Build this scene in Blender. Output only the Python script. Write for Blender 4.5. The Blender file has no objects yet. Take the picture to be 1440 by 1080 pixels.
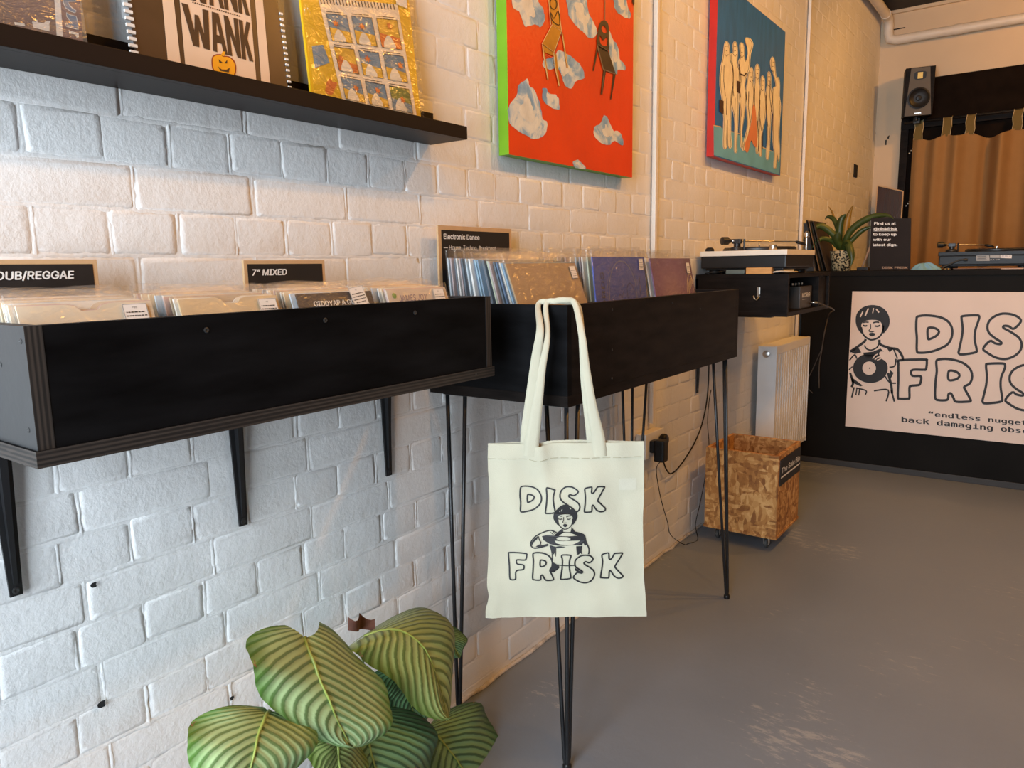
import bpy, bmesh, math, random
from mathutils import Vector, Matrix, noise
from mathutils.geometry import tessellate_polygon

random.seed(7)
SC = bpy.context.scene
COL = SC.collection
PI = math.pi

# ------------------------------------------------------------------ camera
F_PX = 1047.4
CAM = Vector((1.288, 0.0, 1.22))
def _rot(yaw, pitch, roll):
    f = Vector((math.sin(yaw) * math.cos(pitch), math.cos(yaw) * math.cos(pitch), math.sin(pitch)))
    r0 = f.cross(Vector((0, 0, 1))).normalized()
    u0 = r0.cross(f)
    r = r0 * math.cos(roll) + u0 * math.sin(roll)
    u = u0 * math.cos(roll) - r0 * math.sin(roll)
    return r, u, f
RIGHT, UP, FWD = _rot(math.radians(-36.206), math.radians(-8.822), math.radians(-0.974))
cd = bpy.data.cameras.new('camera')
cam = bpy.data.objects.new('camera', cd)
COL.objects.link(cam)
cam.matrix_world = Matrix(((RIGHT.x, UP.x, -FWD.x, CAM.x), (RIGHT.y, UP.y, -FWD.y, CAM.y),
                           (RIGHT.z, UP.z, -FWD.z, CAM.z), (0, 0, 0, 1)))
cd.sensor_width = 36.0
cd.lens = F_PX / 1440 * 36.0
cd.clip_start = 0.02
SC.camera = cam

# ------------------------------------------------------------------ world, light, exposure
W = bpy.data.worlds.new('sky')
SC.world = W
W.use_nodes = True
_bg = W.node_tree.nodes['Background']
_bg.inputs[0].default_value = (0.77, 0.89, 1.0, 1)
_bg.inputs[1].default_value = 18.0
SC.view_settings.view_transform = 'Standard'
SC.view_settings.look = 'None'
SC.view_settings.gamma = 1.0
SC.view_settings.use_curve_mapping = False
SC.view_settings.exposure = 0.0
try:
    SC.cycles.use_denoising = True
    SC.cycles.max_bounces = 8
    SC.cycles.diffuse_bounces = 5
    SC.cycles.transparent_max_bounces = 24
    SC.cycles.caustics_reflective = False
    SC.cycles.caustics_refractive = False
    SC.cycles.sample_clamp_indirect = 8.0
except Exception:
    pass
ROOM_W, ROOM_Y0, ROOM_Y1, ROOM_H = 4.3, -1.7, 6.77, 3.15
WIN = (0.25, 1.95, 0.30, 2.85)          # shop window opening in the street wall: x0 x1 z0 z1
def window_portal():
    ld = bpy.data.lights.new('window_portal', 'AREA')
    ld.shape = 'RECTANGLE'
    ld.size = WIN[1] - WIN[0]
    ld.size_y = WIN[3] - WIN[2]
    ld.cycles.is_portal = True
    o = bpy.data.objects.new('window_portal', ld)
    COL.objects.link(o)
    o.location = ((WIN[0] + WIN[1]) / 2, ROOM_Y0 - 0.12, (WIN[2] + WIN[3]) / 2)
    o.rotation_euler = (PI / 2, 0, PI)
    o.rotation_euler = Vector((0, 1, 0)).to_track_quat('-Z', 'Z').to_euler()
window_portal()
LAMP_COL = (1.0, 0.45, 0.085)
LAMP_W = 60.0
# position, aim, share of LAMP_W
LAMPS = [((1.42, 0.50, 3.0), (0.1, 0.45, 0.9), 0.43), ((1.42, 1.32, 3.0), (0.1, 1.42, 0.9), 0.64), ((1.6, 2.7, 3.0), (0.1, 2.8, 0.9), 1.40),
         ((1.6, 4.1, 3.0), (0.1, 4.3, 0.9), 1.0), ((1.7, 5.4, 3.0), (0.5, 6.8, 1.6), 1.1), ((2.9, 3.4, 3.0), (2.4, 4.2, 0.0), 0.8)]

# ------------------------------------------------------------------ helpers: materials
MATS = {}
def _new(name):
    m = bpy.data.materials.new(name)
    m.use_nodes = True
    nt = m.node_tree
    b = nt.nodes['Principled BSDF']
    return m, nt, b
def N(nt, t, **kw):
    n = nt.nodes.new(t)
    for k, v in kw.items():
        if k.startswith('_'):
            setattr(n, k[1:], v)
        else:
            n.inputs[k.replace('__', ' ')].default_value = v
    return n
def ramp(nt, stops):
    r = nt.nodes.new('ShaderNodeValToRGB')
    e = r.color_ramp.elements
    while len(e) < len(stops):
        e.new(0.5)
    for i, (p, c) in enumerate(stops):
        e[i].position = p
        e[i].color = (c[0], c[1], c[2], 1)
    return r
def coords(nt, scale=(1, 1, 1), kind='Object'):
    tc = nt.nodes.new('ShaderNodeTexCoord')
    mp = nt.nodes.new('ShaderNodeMapping')
    mp.inputs['Scale'].default_value = scale
    nt.links.new(tc.outputs[kind], mp.inputs['Vector'])
    return mp.outputs['Vector']
def pm(name, col, rough=0.5, metal=0.0, var=0.08, vscale=12.0, bump=0.0, bscale=60.0, stretch=(1, 1, 1), coat=0.0, spec=0.5, bdist=0.003):
    """principled material whose colour wanders a little by noise, with optional fine relief"""
    if name in MATS:
        return MATS[name]
    m, nt, b = _new(name)
    L = nt.links.new
    v = coords(nt, stretch)
    n = N(nt, 'ShaderNodeTexNoise', Scale=vscale, Detail=3.0)
    L(v, n.inputs['Vector'])
    lo = [max(0, c * (1 - var)) for c in col]
    hi = [min(1, c * (1 + var)) for c in col]
    r = ramp(nt, [(0.3, lo), (0.7, hi)])
    L(n.outputs['Fac'], r.inputs[0])
    L(r.outputs[0], b.inputs['Base Color'])
    b.inputs['Roughness'].default_value = rough
    b.inputs['Metallic'].default_value = metal
    b.inputs['Coat Weight'].default_value = coat
    b.inputs['Specular IOR Level'].default_value = spec
    if bump:
        n2 = N(nt, 'ShaderNodeTexNoise', Scale=bscale, Detail=5.0)
        L(v, n2.inputs['Vector'])
        bp = N(nt, 'ShaderNodeBump', Strength=bump, Distance=bdist)
        L(n2.outputs['Fac'], bp.inputs['Height'])
        L(bp.outputs[0], b.inputs['Normal'])
    MATS[name] = m
    return m
def srgb(r, g, b):
    f = lambda c: (c / 255 / 12.92) if c <= 10.3 else ((c / 255 + 0.055) / 1.055) ** 2.4
    return (f(r), f(g), f(b))

# ------------------------------------------------------------------ helpers: objects
ORG = {}
def empty(name, loc, label, cat, group=None):
    o = bpy.data.objects.new(name, None)
    o.empty_display_size = 0.05
    COL.objects.link(o)
    o.location = loc
    ORG[o.name] = Vector(loc)
    return tag(o, label, cat, group)
def tag(o, label=None, cat=None, group=None, kind=None):
    if label: o['label'] = label
    if cat: o['category'] = cat
    if group: o['group'] = group
    if kind: o['kind'] = kind
    return o
class MB:
    """collects shapes in world coordinates; build() links them as ONE mesh object"""
    def __init__(s):
        s.v, s.f, s.uv, s.fm = [], [], None, []
    def add(s, vs, fs, mi=0):
        k = len(s.v)
        s.v += [Vector(p) for p in vs]
        s.f += [tuple(i + k for i in f) for f in fs]
        s.fm += [mi] * len(fs)
        return s
    def box(s, x0, x1, y0, y1, z0, z1, bev=0.0, M=None, mi=0):
        if bev <= 0:
            vs = [(x, y, z) for x in (x0, x1) for y in (y0, y1) for z in (z0, z1)]
            fs = [(0, 1, 3, 2), (4, 6, 7, 5), (0, 4, 5, 1), (2, 3, 7, 6), (0, 2, 6, 4), (1, 5, 7, 3)]
        else:
            bm = bmesh.new()
            bmesh.ops.create_cube(bm, size=1.0)
            for v in bm.verts:
                v.co = Vector((x0 + (v.co.x + .5) * (x1 - x0), y0 + (v.co.y + .5) * (y1 - y0), z0 + (v.co.z + .5) * (z1 - z0)))
            bmesh.ops.bevel(bm, geom=list(bm.edges), offset=bev, segments=2, profile=0.7, affect='EDGES')
            bm.verts.index_update()
            vs = [v.co.copy() for v in bm.verts]
            fs = [tuple(v.index for v in f.verts) for f in bm.faces]
            bm.free()
        if M is not None:
            vs = [M @ Vector(p) for p in vs]
        return s.add(vs, fs, mi)
    def tube(s, pts, r, n=10, cap=True, mi=0):
        pts = [Vector(p) for p in pts]
        rs = r if isinstance(r, (list, tuple)) else [r] * len(pts)
        rings = []
        prev = None
        for i, p in enumerate(pts):
            a = pts[max(i - 1, 0)]
            b = pts[min(i + 1, len(pts) - 1)]
            t = (b - a).normalized()
            if prev is None:
                up = Vector((0, 0, 1)) if abs(t.z) < 0.9 else Vector((1, 0, 0))
                u = t.cross(up).normalized()
            else:
                u = (prev - t * prev.dot(t)).normalized()
            prev = u
            w = t.cross(u)
            rings.append([p + (u * math.cos(2 * PI * k / n) + w * math.sin(2 * PI * k / n)) * rs[i] for k in range(n)])
        vs = [q for ring in rings for q in ring]
        fs = []
        for i in range(len(pts) - 1):
            for k in range(n):
                a, b = i * n + k, i * n + (k + 1) % n
                fs.append((a, b, b + n, a + n))
        if cap:
            fs.append(tuple(range(n - 1, -1, -1)))
            fs.append(tuple((len(pts) - 1) * n + k for k in range(n)))
        return s.add(vs, fs, mi)
    def lathe(s, prof, c=(0, 0, 0), n=24, M=None, mi=0):
        """prof: list of (radius, height)"""
        c = Vector(c)
        vs, fs = [], []
        for (r, h) in prof:
            for k in range(n):
                p = Vector((r * math.cos(2 * PI * k / n), r * math.sin(2 * PI * k / n), h))
                vs.append((M @ p if M is not None else p) + c)
        for i in range(len(prof) - 1):
            for k in range(n):
                a, b = i * n + k, i * n + (k + 1) % n
                fs.append((a, b, b + n, a + n))
        fs.append(tuple(range(n - 1, -1, -1)))
        fs.append(tuple((len(prof) - 1) * n + k for k in range(n)))
        return s.add(vs, fs, mi)
    def grid(s, fn, nu, nv, thick=0.0, mi=0):
        """fn(u, v) -> point, u, v in 0..1; keeps u, v as the UV map"""
        k = len(s.v)
        vs = [Vector(fn(i / nu, j / nv)) for j in range(nv + 1) for i in range(nu + 1)]
        fs = [(j * (nu + 1) + i, j * (nu + 1) + i + 1, (j + 1) * (nu + 1) + i + 1, (j + 1) * (nu + 1) + i) for j in range(nv) for i in range(nu)]
        if s.uv is None: s.uv = {}
        for j in range(nv + 1):
            for i in range(nu + 1):
                s.uv[k + j * (nu + 1) + i] = (i / nu, j / nv)
        return s.add(vs, fs, mi)
    def poly(s, loops, fn, mi=0, d=0.0):
        """filled 2-D loops (outer, holes) through the mapping fn(x, y)"""
        flat = [p for lp in loops for p in lp]
        tris = tessellate_polygon([[Vector((p[0], p[1], 0)) for p in lp] for lp in loops])
        return s.add([fn(p[0], p[1]) for p in flat], [tuple(t) for t in tris], mi)
    def stroke(s, pts, w, fn, closed=False, mi=0):
        n = len(pts)
        L, R_ = [], []
        for i in range(n):
            a = Vector(pts[(i - 1) % n] if closed or i > 0 else pts[0]).to_2d()
            b = Vector(pts[(i + 1) % n] if closed or i < n - 1 else pts[-1]).to_2d()
            t = (b - a)
            if t.length < 1e-9: t = Vector((1, 0))
            t.normalize()
            nn = Vector((-t.y, t.x)) * (w / 2)
            p = Vector(pts[i]).to_2d()
            L.append(p + nn); R_.append(p - nn)
        vs = [fn(q.x, q.y) for q in L] + [fn(q.x, q.y) for q in R_]
        fs = []
        for i in range(n if closed else n - 1):
            j = (i + 1) % n
            fs.append((i, j, n + j, n + i))
        return s.add(vs, fs, mi)
    def build(s, name, mat, parent=None, smooth=False, origin=None, auto=None):
        me = bpy.data.meshes.new(name)
        if parent is not None:
            o0 = ORG[parent.name]
        elif origin is not None:
            o0 = Vector(origin)
        else:
            lo = [min(p[i] for p in s.v) for i in range(3)]
            hi = [max(p[i] for p in s.v) for i in range(3)]
            o0 = Vector(((lo[0] + hi[0]) / 2, (lo[1] + hi[1]) / 2, lo[2]))
        me.from_pydata([tuple(p - o0) for p in s.v], [], s.f)
        for m_ in (mat if isinstance(mat, (list, tuple)) else [mat]):
            me.materials.append(m_)
        if isinstance(mat, (list, tuple)):
            me.polygons.foreach_set('material_index', s.fm)
        if s.uv is not None:
            ul = me.uv_layers.new(name='UVMap')
            for lp in me.loops:
                ul.data[lp.index].uv = s.uv.get(lp.vertex_index, (0, 0))
        if smooth:
            me.polygons.foreach_set('use_smooth', [True] * len(me.polygons))
            if auto is not None:
                try: me.set_sharp_from_angle(angle=math.radians(auto))
                except Exception: pass
        me.update()
        o = bpy.data.objects.new(name, me)
        COL.objects.link(o)
        if parent is not None:
            o.parent = parent
        else:
            o.location = o0
        ORG[o.name] = o0
        return o
def structure(o):
    o['kind'] = 'structure'
    return o
def smooth_loop(pts, k=4, closed=True):
    """Catmull-Rom through 2-D points"""
    n = len(pts)
    out = []
    rng = range(n) if closed else range(n - 1)
    for i in rng:
        g = lambda j: pts[j % n] if closed else pts[max(0, min(n - 1, j))]
        p0, p1, p2, p3 = g(i - 1), g(i), g(i + 1), g(i + 2)
        for q in range(k):
            t = q / k
            t2, t3 = t * t, t * t * t
            out.append(tuple(0.5 * ((2 * p1[a]) + (-p0[a] + p2[a]) * t + (2 * p0[a] - 5 * p1[a] + 4 * p2[a] - p3[a]) * t2 + (-p0[a] + 3 * p1[a] - 3 * p2[a] + p3[a]) * t3) for a in range(len(p1))))
    if not closed:
        out.append(tuple(pts[-1]))
    return out
def ellipse(cx, cy, rx, ry, n=28, rot=0.0):
    return [(cx + rx * math.cos(2 * PI * k / n) * math.cos(rot) - ry * math.sin(2 * PI * k / n) * math.sin(rot),
             cy + rx * math.cos(2 * PI * k / n) * math.sin(rot) + ry * math.sin(2 * PI * k / n) * math.cos(rot)) for k in range(n)]
# points of the photograph laid on a real plane of the room (x = const, y = const or any plane)
def ray(px, py):
    return RIGHT * ((px - 720) / F_PX) - UP * ((py - 540) / F_PX) + FWD
def onplane(P0, Nn):
    P0, Nn = Vector(P0), Vector(Nn).normalized()
    def fn(px, py, lift=0.0):
        r = ray(px, py)
        Q = P0 + Nn * lift
        return CAM + r * ((Q - CAM).dot(Nn) / r.dot(Nn))
    return fn
def lifted(fn, l, sx=1.0, sy=1.0, ox=0.0, oy=0.0):
    return lambda x, y: fn(ox + x / sx, oy + y / sy, l)
FONTS = {}
def font(name):
    if name not in FONTS:
        try:
            import os
            FONTS[name] = bpy.data.fonts.load(os.path.join(bpy.utils.system_resource('DATAFILES', path='fonts'), name))
        except Exception:
            FONTS[name] = None
    return FONTS[name]
def text2d(s, bold=0.0, shear=0.0, fontname='Inter.woff2', spacing=1.0):
    """text as flat triangles scaled so that capitals are about 0.73 high; bold thickens by shifted copies"""
    cu = bpy.data.curves.new('lettering', 'FONT')
    cu.body = s
    f = font(fontname)
    if f: cu.font = f
    cu.space_character = spacing
    cu.resolution_u = 3
    cu.fill_mode = 'FRONT'
    o = bpy.data.objects.new('lettering', cu)
    COL.objects.link(o)
    dg = bpy.context.evaluated_depsgraph_get()
    me = bpy.data.meshes.new_from_object(o.evaluated_get(dg))
    v0 = [(v.co.x + v.co.y * shear, v.co.y) for v in me.vertices]
    f0 = [tuple(p.vertices) for p in me.polygons]
    bpy.data.objects.remove(o)
    bpy.data.curves.remove(cu)
    bpy.data.meshes.remove(me)
    vs, fs = [], []
    for l_, (dx, dy) in enumerate([(0, 0)] if bold <= 0 else [(-bold, 0), (bold, 0), (0, bold * .6), (0, -bold * .6)]):
        k = len(vs)
        vs += [(x + dx, y + dy, l_) for x, y in v0]
        fs += [tuple(i + k for i in q) for q in f0]
    return vs, fs
def place(mb, pts, fs, fn, mi=0):
    """flat lettering through a mapping; each thickening copy lies 0.12 mm above the last"""
    a, b, c = (Vector(fn(pts[0][0] + d[0], pts[0][1] + d[1])) for d in ((0, 0), (1e-2, 0), (0, 1e-2)))
    n = (b - a).cross(c - a).normalized()
    if n.dot(CAM - a) < 0: n = -n
    mb.add([Vector(fn(x, y)) + n * (0.00012 * l) for x, y, l in pts], fs, mi)
def put_text(mb, s, x0, y0, h, fn, width=None, mi=0, slope=0.0, **kw):
    """lettering with its baseline at (x0, y0) of a 2-D space whose y grows upwards; h = capital height"""
    vs, fs = text2d(s, **kw)
    if not vs: return
    mx = max(v[0] for v in vs)
    sc = h / 0.73
    sx = sc if width is None else width / mx
    place(mb, [(x0 + v[0] * sx, y0 + v[1] * sc + v[0] * sx * slope, v[2]) for v in vs], fs, fn, mi)

# ------------------------------------------------------------------ materials of the setting
def wall_paint(name, col, coarse=16.0, fine=90.0, strength=0.55):
    m, nt, b = _new(name)
    L = nt.links.new
    v = coords(nt, kind='Object') if False else None
    g = nt.nodes.new('ShaderNodeNewGeometry')
    n1 = N(nt, 'ShaderNodeTexNoise', Scale=coarse, Detail=6.0, Roughness=0.65)
    n2 = N(nt, 'ShaderNodeTexNoise', Scale=fine, Detail=4.0, Roughness=0.6)
    n3 = N(nt, 'ShaderNodeTexNoise', Scale=3.0, Detail=2.0)
    for n in (n1, n2, n3):
        L(g.outputs['Position'], n.inputs['Vector'])
    mx = N(nt, 'ShaderNodeMath', _operation='MULTIPLY_ADD')
    L(n2.outputs['Fac'], mx.inputs[0]); mx.inputs[1].default_value = 0.30
    L(n1.outputs['Fac'], mx.inputs[2])
    bp = N(nt, 'ShaderNodeBump', Strength=strength, Distance=0.006)
    L(mx.outputs[0], bp.inputs['Height'])
    L(bp.outputs[0], b.inputs['Normal'])
    r = ramp(nt, [(0.35, [c * 0.95 for c in col]), (0.65, col)])
    L(n3.outputs['Fac'], r.inputs[0])
    L(r.outputs[0], b.inputs['Base Color'])
    b.inputs['Roughness'].default_value = 0.5
    b.inputs['Specular IOR Level'].default_value = 0.35
    return m
M_BRICK = wall_paint('painted_brick', (0.80, 0.79, 0.775), 20.0, 110.0, 0.42)
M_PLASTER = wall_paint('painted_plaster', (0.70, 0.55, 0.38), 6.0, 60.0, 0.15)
M_CEIL = pm('dark_ceiling', (0.035, 0.03, 0.028), 0.8, var=0.3, vscale=4)
def floor_paint():
    m, nt, b = _new('grey_floor_paint')
    L = nt.links.new
    g = nt.nodes.new('ShaderNodeNewGeometry')
    n1 = N(nt, 'ShaderNodeTexNoise', Scale=1.3, Detail=5.0, Roughness=0.6)
    L(g.outputs['Position'], n1.inputs['Vector'])
    base = ramp(nt, [(0.3, (0.152, 0.178, 0.215)), (0.7, (0.190, 0.218, 0.258))])
    L(n1.outputs['Fac'], base.inputs[0])
    # scuffs: stretched pale flakes gathered in patches
    mp = N(nt, 'ShaderNodeMapping'); mp.inputs['Scale'].default_value = (15, 46, 1); mp.inputs['Rotation'].default_value = (0, 0, 0.5)
    L(g.outputs['Position'], mp.inputs['Vector'])
    n2 = N(nt, 'ShaderNodeTexNoise', Scale=1.0, Detail=8.0, Roughness=0.75)
    L(mp.outputs[0], n2.inputs['Vector'])
    n3 = N(nt, 'ShaderNodeTexNoise', Scale=1.7, Detail=2.0)
    L(g.outputs['Position'], n3.inputs['Vector'])
    ml = N(nt, 'ShaderNodeMath', _operation='MULTIPLY')
    L(n2.outputs['Fac'], ml.inputs[0]); L(n3.outputs['Fac'], ml.inputs[1])
    sc = ramp(nt, [(0.335, (0, 0, 0)), (0.385, (0.65, 0.65, 0.65))])
    L(ml.outputs[0], sc.inputs[0])
    mix = N(nt, 'ShaderNodeMix', _data_type='RGBA')
    L(sc.outputs[0], mix.inputs[0])
    L(base.outputs[0], mix.inputs[6]); mix.inputs[7].default_value = (0.36, 0.355, 0.35, 1)
    L(mix.outputs[2], b.inputs['Base Color'])
    n4 = N(nt, 'ShaderNodeTexNoise', Scale=30.0, Detail=6.0, Roughness=0.7)
    L(g.outputs['Position'], n4.inputs['Vector'])
    bp = N(nt, 'ShaderNodeBump', Strength=0.18, Distance=0.004)
    L(n4.outputs['Fac'], bp.inputs['Height'])
    L(bp.outputs[0], b.inputs['Normal'])
    rr = ramp(nt, [(0.3, (0.36, 0.36, 0.36)), (0.7, (0.5, 0.5, 0.5))])
    L(n1.outputs['Fac'], rr.inputs[0])
    L(rr.outputs[0], b.inputs['Roughness'])
    return m
M_FLOOR = floor_paint()
M_BLACKWOOD = pm('black_painted_wood', (0.010, 0.0075, 0.0065), 0.5, var=0.5, vscale=3, stretch=(3, 3, 14), bump=0.12, bscale=40, spec=0.08)
M_BLACKMETAL = pm('black_metal', (0.012, 0.012, 0.013), 0.38, var=0.3, bump=0.08, bscale=120)
M_BLACKPLASTIC = pm('black_plastic', (0.012, 0.011, 0.011), 0.4, var=0.2, spec=0.25)
M_WHITEPIPE = pm('white_pipe_paint', (0.76, 0.70, 0.62), 0.45, var=0.04, bump=0.1, bscale=50)
M_CHROME = pm('bright_steel', (0.62, 0.60, 0.57), 0.28, metal=1.0, var=0.1)
def M_(name, col, **kw):
    return pm(name, col, **kw)

# ------------------------------------------------------------------ the room
floor = structure(MB().box(-0.3, ROOM_W + 0.2, ROOM_Y0 - 0.3, ROOM_Y1 + 0.2, -0.15, 0).build('floor', M_FLOOR))
ceiling = structure(MB().box(-0.3, ROOM_W + 0.2, ROOM_Y0 - 0.3, ROOM_Y1 + 0.2, ROOM_H, ROOM_H + 0.12).build('ceiling', M_CEIL))
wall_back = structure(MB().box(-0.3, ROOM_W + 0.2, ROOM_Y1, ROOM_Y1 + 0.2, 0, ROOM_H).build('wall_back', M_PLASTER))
wall_right = structure(MB().box(ROOM_W, ROOM_W + 0.2, ROOM_Y0 - 0.3, ROOM_Y1, 0, ROOM_H).build('wall_right', wall_paint('low_bounce_brown', (0.26, 0.20, 0.15), 6.0, 60.0, 0.3)))  # unseen wall, coloured dark brown to cut the light it bounces back
_b = MB()
x0, x1, z0, z1 = WIN
_b.box(0, x0, ROOM_Y0 - 0.2, ROOM_Y0, 0, ROOM_H).box(x1, ROOM_W, ROOM_Y0 - 0.2, ROOM_Y0, 0, ROOM_H)
_b.box(x0, x1, ROOM_Y0 - 0.2, ROOM_Y0, 0, z0).box(x0, x1, ROOM_Y0 - 0.2, ROOM_Y0, z1, ROOM_H)
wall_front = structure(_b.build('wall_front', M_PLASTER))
_b = MB()
for a in (x0, (x0 + x1) / 2 - 0.025, x1 - 0.05):
    _b.box(a, a + 0.05, ROOM_Y0 - 0.12, ROOM_Y0 - 0.06, z0, z1)
_b.box(x0, x1, ROOM_Y0 - 0.12, ROOM_Y0 - 0.06, z0, z0 + 0.05).box(x0, x1, ROOM_Y0 - 0.12, ROOM_Y0 - 0.06, z1 - 0.05, z1)
window_1 = structure(_b.build('window_1', M_BLACKWOOD))

# left wall: mortar face, then every brick; joint lines as measured in the photograph
wall_left = structure(MB().box(-0.25, -0.0012, ROOM_Y0 - 0.3, ROOM_Y1 + 0.2, 0, ROOM_H).build('wall_left', M_BRICK, origin=(0, 0, 0)))
def brick_mesh(name, L, H, rnd):
    """painted brick: rounded front, 38 triangles, centred on the wall plane"""
    def ring(ins, x, jit, c):
        pts = []
        hl, hh = L / 2 - ins, H / 2 - ins
        for (sy, sz) in ((1, -1), (1, 1), (-1, 1), (-1, -1)):
            a, b = (sy * hl, sz * (hh - c)), (sy * (hl - c), sz * hh)
            pts += [a, b] if (sy, sz) in ((1, 1), (-1, -1)) else [b, a]
        return [(x + rnd.uniform(-jit, jit) * 0.14, p[0] + rnd.uniform(-jit, jit), p[1] + rnd.uniform(-jit, jit)) for p in pts]
    r0 = ring(-0.0016, -0.0022, 0.0016, 0.004)
    r1 = ring(0.0006, -0.0004, 0.0022, 0.005)
    r2 = ring(0.0070, 0.0000, 0.0030, 0.007)
    vs = r0 + r1 + r2
    fs = []
    for i in range(8):
        j = (i + 1) % 8
        fs.append((i, j, 8 + j, 8 + i))
        fs.append((8 + i, 8 + j, 16 + j, 16 + i))
    fs.append(tuple(16 + i for i in range(8)))
    me = bpy.data.meshes.new(name)
    me.from_pydata(vs, [], fs)
    me.materials.append(M_BRICK)
    me.polygons.foreach_set('use_smooth', [True] * len(me.polygons))
    me.update()
    return me
_rb = random.Random(11)
PITCH = 0.0768
LEN = {'h': 0.1180, 's': 0.2365}
BMESH = {k: [brick_mesh('brick', LEN[k] - 0.0034, PITCH - 0.0030, _rb) for _ in range(9)] for k in 'hs'}
_bricks = []
k0 = -int(1.252 / PITCH) - 1
for k in range(k0, 27):
    zc = 1.252 + (k + 0.5) * PITCH
    if zc < 0.01 or zc + PITCH / 2 > ROOM_H: continue
    head = (k % 2 == 0) if zc > 1.02 else (k % 2 != 0)
    t = 'h' if head else 's'
    ln = LEN[t]
    off = (0.638 if zc > 1.02 else 0.503) if head else (0.681 if zc > 1.02 else 0.540)
    off += _rb.uniform(-0.012, 0.012)
    n0 = int((0.15 - off) / ln) - 1
    y = off + n0 * ln
    while y < ROOM_Y1 - ln:
        _bricks.append((t, y + ln / 2, zc))
        y += ln
def _size_px(t, y, z):
    p = Vector((0, y, z)) - CAM
    d = p.dot(FWD)
    if d < 0.1: return 0
    u, v = 720 + F_PX * p.dot(RIGHT) / d, 540 - F_PX * p.dot(UP) / d
    if not (-60 < u < 1500 and -40 < v < 1120): return 0
    return LEN[t] * 1e4 / (d * d)
_bricks.sort(key=lambda q: -_size_px(*q))
for (t, y, z) in _bricks[:300]:
    o = bpy.data.objects.new('brick', _rb.choice(BMESH[t]))
    COL.objects.link(o)
    o.parent = wall_left
    o.location = (_rb.uniform(-.0007, .0005), y + _rb.uniform(-.004, .004), z + _rb.uniform(-.0025, .0025))
    o.rotation_euler = (_rb.uniform(-.014, .014), _rb.uniform(-.010, .010), _rb.uniform(-.005, .005))
    o.scale = (1, _rb.uniform(.97, 1.01), _rb.uniform(.96, 1.02))
_b = MB()
for (t, y, z) in _bricks[300:]:
    me = _rb.choice(BMESH[t])
    dx, dy, dz = _rb.uniform(-.001, .001), _rb.uniform(-.005, .005), _rb.uniform(-.003, .003)
    _b.add([(v.co.x + dx * 0.6, v.co.y + y + dy, v.co.z + z + dz) for v in me.vertices], [tuple(p.vertices) for p in me.polygons])
o = _b.build('brickwork', M_BRICK, wall_left, smooth=True)
o['kind'] = 'stuff'
# thick ragged paint and mortar along the joints
_b = MB()
def bead(pts, w, up):
    vs, fs = [], []
    for i, (y, z) in enumerate(pts):
        q = Vector((y * 9.0, z * 9.0, 0.0)); q2 = Vector((y * 55.0, z * 55.0, 3.0))
        h = 0.0004 + 0.0024 * noise.noise(q) + 0.0018 * noise.noise(q2)
        o_ = 0.0030 * noise.noise(q2 + Vector((0, 9, 0)))
        a, c = w * (0.8 + 0.6 * noise.noise(q2 * 0.7 + Vector((5, 0, 0)))), w * (0.8 + 0.6 * noise.noise(q2 * 0.7 + Vector((0, 0, 8))))
        if up: vs += [(-0.002, y - a + o_, z), (max(-.002, h), y + o_, z), (-0.002, y + c + o_, z)]
        else: vs += [(-0.002, y, z - a + o_), (max(-.002, h), y, z + o_), (-0.002, y, z + c + o_)]
    for i in range(len(pts) - 1):
        fs += [(3 * i, 3 * i + 1, 3 * i + 4, 3 * i + 3), (3 * i + 1, 3 * i + 2, 3 * i + 5, 3 * i + 4)]
    _b.add(vs, fs)
for k in range(k0, 27):
    z = 1.252 + k * PITCH
    if 0.01 < z < ROOM_H - .02:
        bead([(0.12 + i * 0.012, z) for i in range(int((ROOM_Y1 - 0.13) / 0.012))], 0.0085, False)
for (t, y, z) in _bricks:
    bead([(y - LEN[t] / 2, z - PITCH / 2 + i * PITCH / 6) for i in range(7)], 0.0060, True)
o = _b.build('mortar', M_BRICK, wall_left, smooth=True)
o['kind'] = 'stuff'
# drilled holes in the wall (dark plugs sitting in the brick face)
M_HOLE = pm('hole_dark', (0.01, 0.01, 0.01), 0.9)
_b = MB()
for (y, z, r) in ((0.544, 0.702, 0.005), (0.536, 0.487, 0.0065), (0.779, 0.374, 0.0045)):
    _b.poly([[(y + r * (1 + .35 * math.sin(3 * a + y * 9)) * math.cos(a), z + r * (1.2 + .3 * math.cos(2 * a)) * math.sin(a)) for a in [2 * PI * i / 11 for i in range(11)]]], lambda a, b: (0.0052, a, b))
_b.build('drill_hole', M_HOLE, wall_left)
# strip of old sealant where wall meets floor
_b = MB()
_p = [(0.006 + 0.003 * math.sin(i * 1.7), 0.2 + i * 0.06, 0.004 + 0.003 * math.sin(i * 2.9)) for i in range(72)]
_b.tube(_p, 0.007, 6)
structure(_b.build('trim_1', pm('old_sealant', (0.46, 0.43, 0.40), 0.7, var=0.3, vscale=30, bump=0.5, bscale=80), smooth=True))

# doorway with black header and post in the back wall
_yb = ROOM_Y1
door = structure(MB().box(0.20, 2.3, _yb - 0.022, _yb + 0.01, 0, 2.61).build('door_1', pm('black_doorway', (0.010, 0.006, 0.004), 0.7, var=0.3, spec=0.05)))
MB().box(0.19, 0.245, _yb - 0.05, _yb - 0.02, 0, 2.33, 0.003).build('door_post', M_BLACKWOOD, door)
MB().box(0.19, 2.3, _yb - 0.06, _yb - 0.02, 2.24, 2.30, 0.004).build('header_rail', M_BLACKWOOD, door)
# cornice / ceiling beam and pipes
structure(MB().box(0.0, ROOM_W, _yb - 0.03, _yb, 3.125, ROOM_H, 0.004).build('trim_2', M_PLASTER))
structure(MB().box(0.0, 0.028, 2.0, _yb - 0.03, 3.125, ROOM_H, 0.004).build('trim_3', M_PLASTER))

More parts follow.
